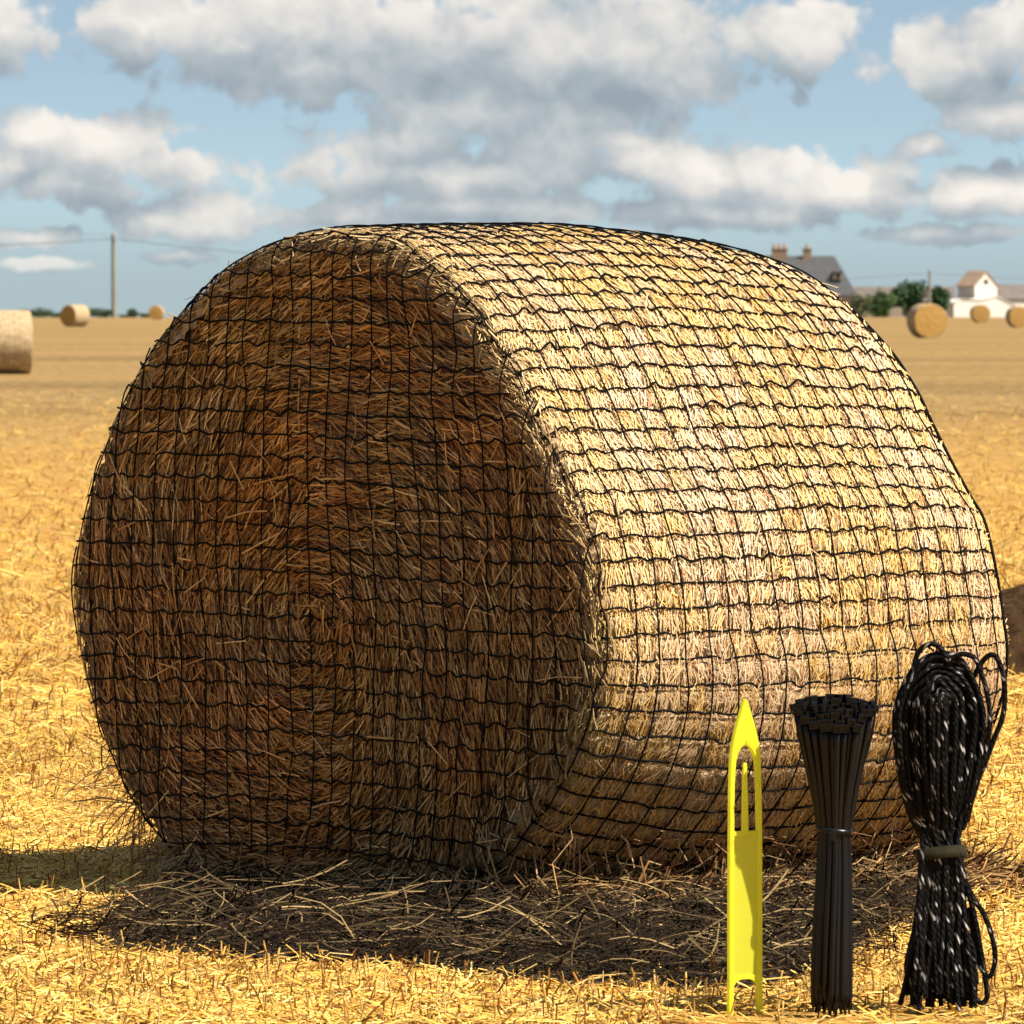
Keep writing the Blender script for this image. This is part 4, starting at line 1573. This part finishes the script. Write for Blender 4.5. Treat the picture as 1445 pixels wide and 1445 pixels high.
# stations: row, outer half width, inner half width (0: solid)
STN = [(985, 1.2, 0), (990, 3.0, 0), (1000, 6.5, 0), (1015, 11.0, 0), (1030, 15.2, 0), (1045, 18.5, 0), (1049, 19.2, 1.0), (1052, 19.7, 5.0), (1056, 20.4, 8.2), (1062, 21.0, 11.0),
       (1072, 21.6, 13.6), (1088, 22.2, 15.0), (1110, 22.8, 15.9), (1140, 23.2, 16.3), (1172, 23.6, 16.6), (1178, 23.7, 16.6), (1240, 23.9, 17.0), (1300, 24.0, 17.0), (1372, 24.0, 17.0),
       (1384, 24.2, 17.0), (1400, 24.4, 17.0), (1425, 24.6, 17.4), (1431, 23.6, 19.0), (1433, 22.4, 20.2)]
bm = bmesh.new()
for sgn in (-1, 1):
    prev = None
    for (y, ow, iw) in STN:
        cur = [bm.verts.new((sgn * iw * K, d_, nz(y))) for d_ in (-TH / 2, TH / 2)] + [bm.verts.new((sgn * ow * K, d_, nz(y))) for d_ in (-TH / 2, TH / 2)]
        if prev:
            for (a, b_) in ((0, 2), (2, 3), (3, 1), (1, 0)):
                if (a, b_) == (1, 0) and prev[0].co.x == 0 and cur[0].co.x == 0:
                    continue
                bm.faces.new((prev[a], prev[b_], cur[b_], cur[a]))
        else:
            bm.faces.new((cur[0], cur[1], cur[3], cur[2]))
        prev = cur
    bm.faces.new((prev[0], prev[2], prev[3], prev[1]))
bmesh.ops.remove_doubles(bm, verts=bm.verts, dist=1e-6)
bm_obj("frame", bm, M_YEL, needle, bevel=0.0022, seg=2)
# thin web with its rim bars and the tongue
bm = bmesh.new()
add_box(bm, -17.4 * K, 17.4 * K, -0.0014, 0.0014, nz(1378), nz(1174))
bm_obj("web", bm, M_YEL2, needle)
bm = bmesh.new()
add_box(bm, -17.3 * K, 17.3 * K, -0.0040, 0.0040, nz(1178), nz(1171))
bm_obj("crossbar", bm, M_YEL, needle, bevel=0.0015)
bm = bmesh.new()
arc = []
for q_ in range(13):
    x_ = -17.3 + 34.6 * q_ / 12
    yb = 1380 + 10 * (abs(x_) / 17.3) ** 3.5
    arc.append((x_ * K, nz(yb)))
up_ = [(x_, nz(1374)) for x_, _ in arc]
for d_, fl in ((-0.0042, 0), (0.0042, 1)):
    pass
va = [[bm.verts.new((x_, d_, z_)) for (x_, z_) in arc] for d_ in (-0.0042, 0.0042)]
vb = [[bm.verts.new((x_, d_, z_)) for (x_, z_) in up_] for d_ in (-0.0042, 0.0042)]
for q_ in range(12):
    bm.faces.new((va[0][q_], va[0][q_ + 1], vb[0][q_ + 1], vb[0][q_]))
    bm.faces.new((va[1][q_], vb[1][q_], vb[1][q_ + 1], va[1][q_ + 1]))
    bm.faces.new((va[0][q_], va[1][q_], va[1][q_ + 1], va[0][q_ + 1]))
    bm.faces.new((vb[0][q_], vb[0][q_ + 1], vb[1][q_ + 1], vb[1][q_]))
bm_obj("fork_bridge", bm, M_YEL, needle)
bm = bmesh.new()
pv = None
for (y, w_, d_) in ((1173, 4.3, 0.0042), (1140, 4.0, 0.0036), (1100, 3.2, 0.0032), (1079, 2.5, 0.003), (1075, 2.0, 0.0025)):
    cur = [bm.verts.new((a * w_ * K, b_ * d_, nz(y))) for a, b_ in ((-1, -1), (1, -1), (1, 1), (-1, 1))]
    if pv:
        for e_ in range(4):
            bm.faces.new((pv[e_], pv[(e_ + 1) % 4], cur[(e_ + 1) % 4], cur[e_]))
    else:
        bm.faces.new(cur)
    pv = cur
bm.faces.new(pv)
bm_obj("tongue", bm, M_YEL, needle, bevel=0.001)

# ------------------------------------------------------------------ bundle of cable ties
M_TIE = mat_noise("black_nylon", [(0.3, (0.0045, 0.0052, 0.0072)), (0.7, (0.0075, 0.0086, 0.0115))], 40.0, (1, 1, 0.1), 0.28, 0.0, spec=0.22)
YT = CAMZ * F / (1436 - HOR)
K2 = YT / F
bundle = empty("cable_tie_bundle", ((1177 - CX) * K2, YT, 0.0))
tag(bundle, "standing bundle of black cable ties bound at the waist between needle and cord hank", "cable ties")


def tz(y):
    return (1436 - y) * K2


RY = [985, 1010, 1040, 1070, 1100, 1130, 1160, 1172, 1185, 1220, 1280, 1340, 1400, 1428]
RX = [63, 58, 52, 44.5, 37.5, 31, 26, 23.5, 23, 24.5, 27, 28.5, 29, 29]
CXO = [0, 0, 0, 0, 0, 0, 0, 0, 0, 0, -1.5, -3, -4, -4]
NT_ = 92
gold = math.pi * (3 - math.sqrt(5))
for k_ in range(NT_):
    fr = math.sqrt((k_ + 0.5) / NT_)
    th = k_ * gold
    yend = 1436 + random.uniform(-40, 0) * (0.6 if random.random() < 0.5 else 1)
    ystart = 992 + 10 * fr * fr + 32 * max(0.0, -math.sin(th)) * fr + random.uniform(-5, 5)
    yy = np.concatenate([np.linspace(ystart, 1170, 9), np.linspace(1185, yend - 14, 7), [yend]])
    R_ = np.interp(yy, RY, RX)
    ox = np.interp(yy, RY, CXO)
    wob = random.uniform(-0.12, 0.12)
    cxs = np.cos(th + wob * np.clip((yy - 1200) / 200, 0, 1)) * fr * R_ + ox
    cys = np.sin(th + wob * np.clip((yy - 1200) / 200, 0, 1)) * fr * R_ * 0.72
    path = np.stack([cxs * K2, cys * K2, tz(yy)], 1)
    tb = Tubes()
    r_ = np.full(len(yy), 3.5 * K2)
    r_[-1] = 0.9 * K2
    # strap: flat strip, its face turned outwards
    tangent = np.array([-math.sin(th), math.cos(th) * 0.72, 0.0]) if fr > 0.15 else np.array([1.0, 0, 0])
    if fr > 0.72 and math.sin(th) < -0.2:
        tangent = np.array([1.0, 0.25 * math.cos(th), 0])
    ang4 = np.array([math.pi / 4 + q_ * math.pi / 2 for q_ in range(4)])
    T_ = unit(np.gradient(path, axis=0))
    A_ = unit(tangent - T_ * (T_ @ tangent)[:, None])
    B_ = np.cross(T_, A_)
    w2 = r_[:, None]
    t2 = 1.1 * K2
    Vs = np.stack([path + A_ * w2 + B_ * t2, path - A_ * w2 + B_ * t2, path - A_ * w2 - B_ * t2, path + A_ * w2 - B_ * t2], 1).reshape(-1, 3)
    m_ = len(path)
    i_ = np.arange(m_ - 1)[:, None]
    j_ = np.arange(4)[None, :]
    Fq = np.stack([i_ * 4 + j_, i_ * 4 + (j_ + 1) % 4, (i_ + 1) * 4 + (j_ + 1) % 4, (i_ + 1) * 4 + j_], -1).reshape(-1, 4)
    Fq = np.concatenate([Fq, [[0, 3, 2, 1], [m_ * 4 - 4, m_ * 4 - 3, m_ * 4 - 2, m_ * 4 - 1]]])
    tie = np_mesh("cable_tie", Vs, Fq, M_TIE, bundle)
    # head: square frame with the slot the strap goes through
    p0, a0, b0, t0 = path[0], A_[0], B_[0], -T_[0]
    hw, hh, hd, wl2 = 5.6 * K2, 5.4 * K2, 4.2 * K2, 1.7 * K2
    bm = bmesh.new()
    for (x0, x1, z0, z1) in ((-hw, -hw + wl2, -hh, hh), (hw - wl2, hw, -hh, hh), (-hw + wl2, hw - wl2, hh - wl2, hh), (-hw + wl2, hw - wl2, -hh, -hh + wl2)):
        add_box(bm, x0, x1, -hd, hd, z0, z1)
    add_box(bm, -hw + wl2, hw - wl2, -hd * 0.2, hd * 0.5, -hh + wl2, hh - wl2)
    for v_ in bm.verts:
        c_ = v_.co.copy()
        v_.co = Vector(p0 + a0 * c_.x + b0 * c_.y + t0 * (c_.z + hh * 0.6))
    bm_obj("head", bm, M_TIE, tie)
# the tie that binds them
thv = np.linspace(0, 2 * math.pi, 48, endpoint=False)
path = np.stack([np.cos(thv) * 25.0 * K2, np.sin(thv) * 25.0 * 0.76 * K2, tz(1171 + 3 * np.cos(thv * 1 + 0.4))], 1)
Tt = unit(np.roll(path, -1, 0) - np.roll(path, 1, 0))
Ov = unit(path * np.array([1, 1 / 0.58, 0]))
Zv = np.array([[0, 0, 1.0]])
hb, tb_ = 3.8 * K2, 1.3 * K2
Vs = np.stack([path + Ov * tb_ + Zv * hb, path + Ov * tb_ - Zv * hb, path - Ov * tb_ - Zv * hb, path - Ov * tb_ + Zv * hb], 1).reshape(-1, 3)
i_ = np.arange(48)[:, None]
j_ = np.arange(4)[None, :]
Fq = np.stack([i_ * 4 + j_, i_ * 4 + (j_ + 1) % 4, ((i_ + 1) % 48) * 4 + (j_ + 1) % 4, ((i_ + 1) % 48) * 4 + j_], -1).reshape(-1, 4)
bt = np_mesh("binding_tie", Vs, Fq, M_TIE, bundle)
bm = bmesh.new()
add_box(bm, -8 * K2, 2 * K2, -28 * 0.8 * K2, -23.5 * 0.8 * K2, tz(1186), tz(1172))
bm_obj("head", bm, M_TIE, bt, bevel=0.0015)

# ------------------------------------------------------------------ hank of black cord
m, t, p = material("black_braided_cord")
uvn = t.n('ShaderNodeUVMap', uv_map="run")
sp = t.n('ShaderNodeSeparateXYZ')
t.put(sp.inputs[0], uvn.outputs[0])
TURN = 0.055
ph = t.math('ADD', t.math('DIVIDE', sp.outputs[0], TURN), sp.outputs[1])
fr_ = t.math('FRACT', ph)
strand = t.math('FRACT', t.math('MULTIPLY', ph, 4.0))
tri = t.math('ABSOLUTE', t.math('SUBTRACT', strand, 0.5))
b = t.n('ShaderNodeBump')
b.inputs['Strength'].default_value = 1.0
b.inputs['Distance'].default_value = 0.0022
t.put(b.inputs['Height'], t.math('SUBTRACT', 0.5, tri))
t.put(p.inputs['Normal'], b.outputs[0])
# a single pale tracer thread in the twist, coming and going
tcn = t.n('ShaderNodeTexCoord')
nf, _ = t.noise(tcn.outputs['Object'], 38.0, 2.0)
fl = t.math('MULTIPLY', t.math('LESS_THAN', fr_, 0.15), t.smooth(nf, 0.47, 0.60))
t.put(p.inputs['Base Color'], t.mix(fl, (0.0025, 0.0025, 0.003, 1), (0.34, 0.34, 0.36, 1)))
p.inputs['Roughness'].default_value = 0.6
p.inputs['Specular IOR Level'].default_value = 0.12
M_CORD = m
M_BAND = mat_noise("olive_rubber", [(0.3, (0.012, 0.011, 0.005)), (0.7, (0.024, 0.022, 0.010))], 60.0, (1, 1, 1), 0.75, spec=0.1)

YR = CAMZ * F / (1432 - HOR)
K3 = YR / F
hank = empty("cord_hank", ((1328 - CX) * K3, YR, 0.0))
tag(hank, "hank of black braided cord with white flecks, bound near its foot, at the right", "cord")


def hz_(y):
    return (1432 - y) * K3


RC = 3.9 * K3


def cord(parent, name, pts, sub=8, r=RC):
    """pts: photo-like (x offset, depth offset, row)"""
    q_ = np.array([(a * K3, b_ * K3, hz_(c_)) for a, b_, c_ in pts])
    path = catmull(q_, sub)
    tb_ = Tubes()
    tb_.add(path, r, 8)
    return tb_.build(name, M_CORD, parent)


tb = Tubes()
rg = np.random.default_rng(5)
NS = 80
for k_ in range(NS):
    f_ = (k_ + 0.5) / NS
    dep = rg.uniform(-1, 1) * 34 * math.sqrt(max(0.05, 1 - (f_ * 0.8) ** 2))
    half = (3 + 59 * f_) * rg.uniform(0.9, 1.04)
    topy = 928 + 58 * (1 - f_) + rg.uniform(-9, 12)
    cxx = -4 + rg.uniform(-3, 3)
    wst = rg.uniform(-26, 26)
    wst2 = rg.uniform(-26, 26)
    wd1, wd2 = rg.uniform(-18, 18), rg.uniform(-18, 18)
    bl = -42 + rg.uniform(0, 100) if True else 0
    b1 = np.clip(wst * 1.75 + rg.normal(0, 8), -52, 50)
    b2 = np.clip(wst2 * 1.75 + rg.normal(0, 8), -52, 50)
    yb1 = rg.uniform(1378, 1424)
    left = [(b1 * 0.96 + 1, wd1 * 1.5, yb1), (b1 * 0.92, wd1 * 1.4, yb1 - 45), (wst * 1.25, wd1 * 1.15, 1285), (wst, wd1, 1205),
            (cxx - half * 0.72 + wst * 0.2, dep * 0.8, 1135), (cxx - half * 1.02, dep, 1040), (cxx - half * 0.92, dep, 985)]
    topp = [(cxx - half * 0.5, dep, topy + 14), (cxx + rg.uniform(-8, 8), dep, topy), (cxx + half * 0.55, dep, topy + 12)]
    rightp = [(cxx + half * 0.93, dep, 985), (cxx + half * 0.98, dep, 1035), (cxx + half * 0.68 + wst2 * 0.2, dep * 0.8, 1130), (wst2, wd2, 1205),
              (wst2 * 1.25, wd2 * 1.15, 1285), (b2 * 0.92, wd2 * 1.4, yb1 - 30), (b2 * 0.96 + 1, wd2 * 1.5, yb1 + rg.uniform(-12, 6))]
    q_ = np.array([(a * K3, b_ * K3, hz_(c_)) for a, b_, c_ in left + topp + rightp])
    q_[:, :2] += rg.normal(0, 0.0012, (len(q_), 2))
    q_[:, 2] = np.clip(q_[:, 2], RC, None)
    tb.add(catmull(q_, 7), RC, 8)
tb.build("cord_coil", M_CORD, hank)
cord(hank, "loose_loop", [(-42, -14, 975), (-40, -16, 945), (-33, -18, 920), (-18, -20, 908), (-4, -20, 912), (8, -18, 930), (22, -16, 960)])
cord(hank, "loose_loop", [(45, -10, 955), (60, -12, 930), (74, -14, 924), (85, -14, 945), (89, -14, 975), (86, -14, 1010), (74, -12, 1042), (62, -10, 1075), (48, -8, 1110), (36, -6, 1160)])
cord(hank, "loose_loop", [(10, -22, 930), (28, -22, 922), (46, -20, 928), (56, -20, 950), (64, -20, 980), (68, -18, 1015), (64, -16, 1050), (55, -14, 1085), (46, -12, 1120), (30, -10, 1170)])
cord(hank, "loose_loop", [(30, -10, 1235), (44, -14, 1265), (60, -16, 1290), (72, -18, 1325), (75, -18, 1355), (69, -18, 1375), (60, -16, 1372), (50, -14, 1352), (45, -12, 1320), (38, -10, 1280)])
cord(hank, "loose_loop", [(34, -12, 1245), (46, -16, 1290), (54, -18, 1335), (61, -18, 1378), (64, -18, 1402), (60, -18, 1412), (52, -16, 1412), (42, -14, 1396), (36, -10, 1360)])
cord(hank, "loose_end", [(-26, -12, 1260), (-34, -16, 1310), (-44, -18, 1350), (-52, -18, 1390), (-59, -18, 1416)])
cord(hank, "loose_end", [(-20, -14, 1300), (-28, -20, 1370), (-33, -22, 1410), (-32, -22, 1428)])
cord(hank, "loose_end", [(40, -10, 1070), (52, -10, 1082), (60, -10, 1080)], 6)
# band at the waist
thv = np.linspace(0, 2 * math.pi, 64, endpoint=False)
path = np.stack([(np.cos(thv) * 33 + 0.5) * K3, np.sin(thv) * 27 * K3, hz_(1204 - 3.5 * np.cos(thv) + 4 * np.sin(thv))], 1)
ctr = path.mean(0)
Ov = unit((path - ctr) * np.array([1, 1.2, 0]))
Zv = np.array([[0, 0, 1.0]])
ring = [(1.8, 6), (2.6, 8), (2.6, -8), (1.8, -9.5), (-1.5, -9.5), (-1.5, 8)]
Vs = np.stack([path + Ov * a * K3 + Zv * b_ * K3 for a, b_ in ring], 1).reshape(-1, 3)
n6 = len(ring)
i_ = np.arange(64)[:, None]
j_ = np.arange(n6)[None, :]
Fq = np.stack([i_ * n6 + j_, i_ * n6 + (j_ + 1) % n6, ((i_ + 1) % 64) * n6 + (j_ + 1) % n6, ((i_ + 1) % 64) * n6 + j_], -1).reshape(-1, 4)
np_mesh("rubber_band", Vs, Fq, M_BAND, hank, smooth=True)
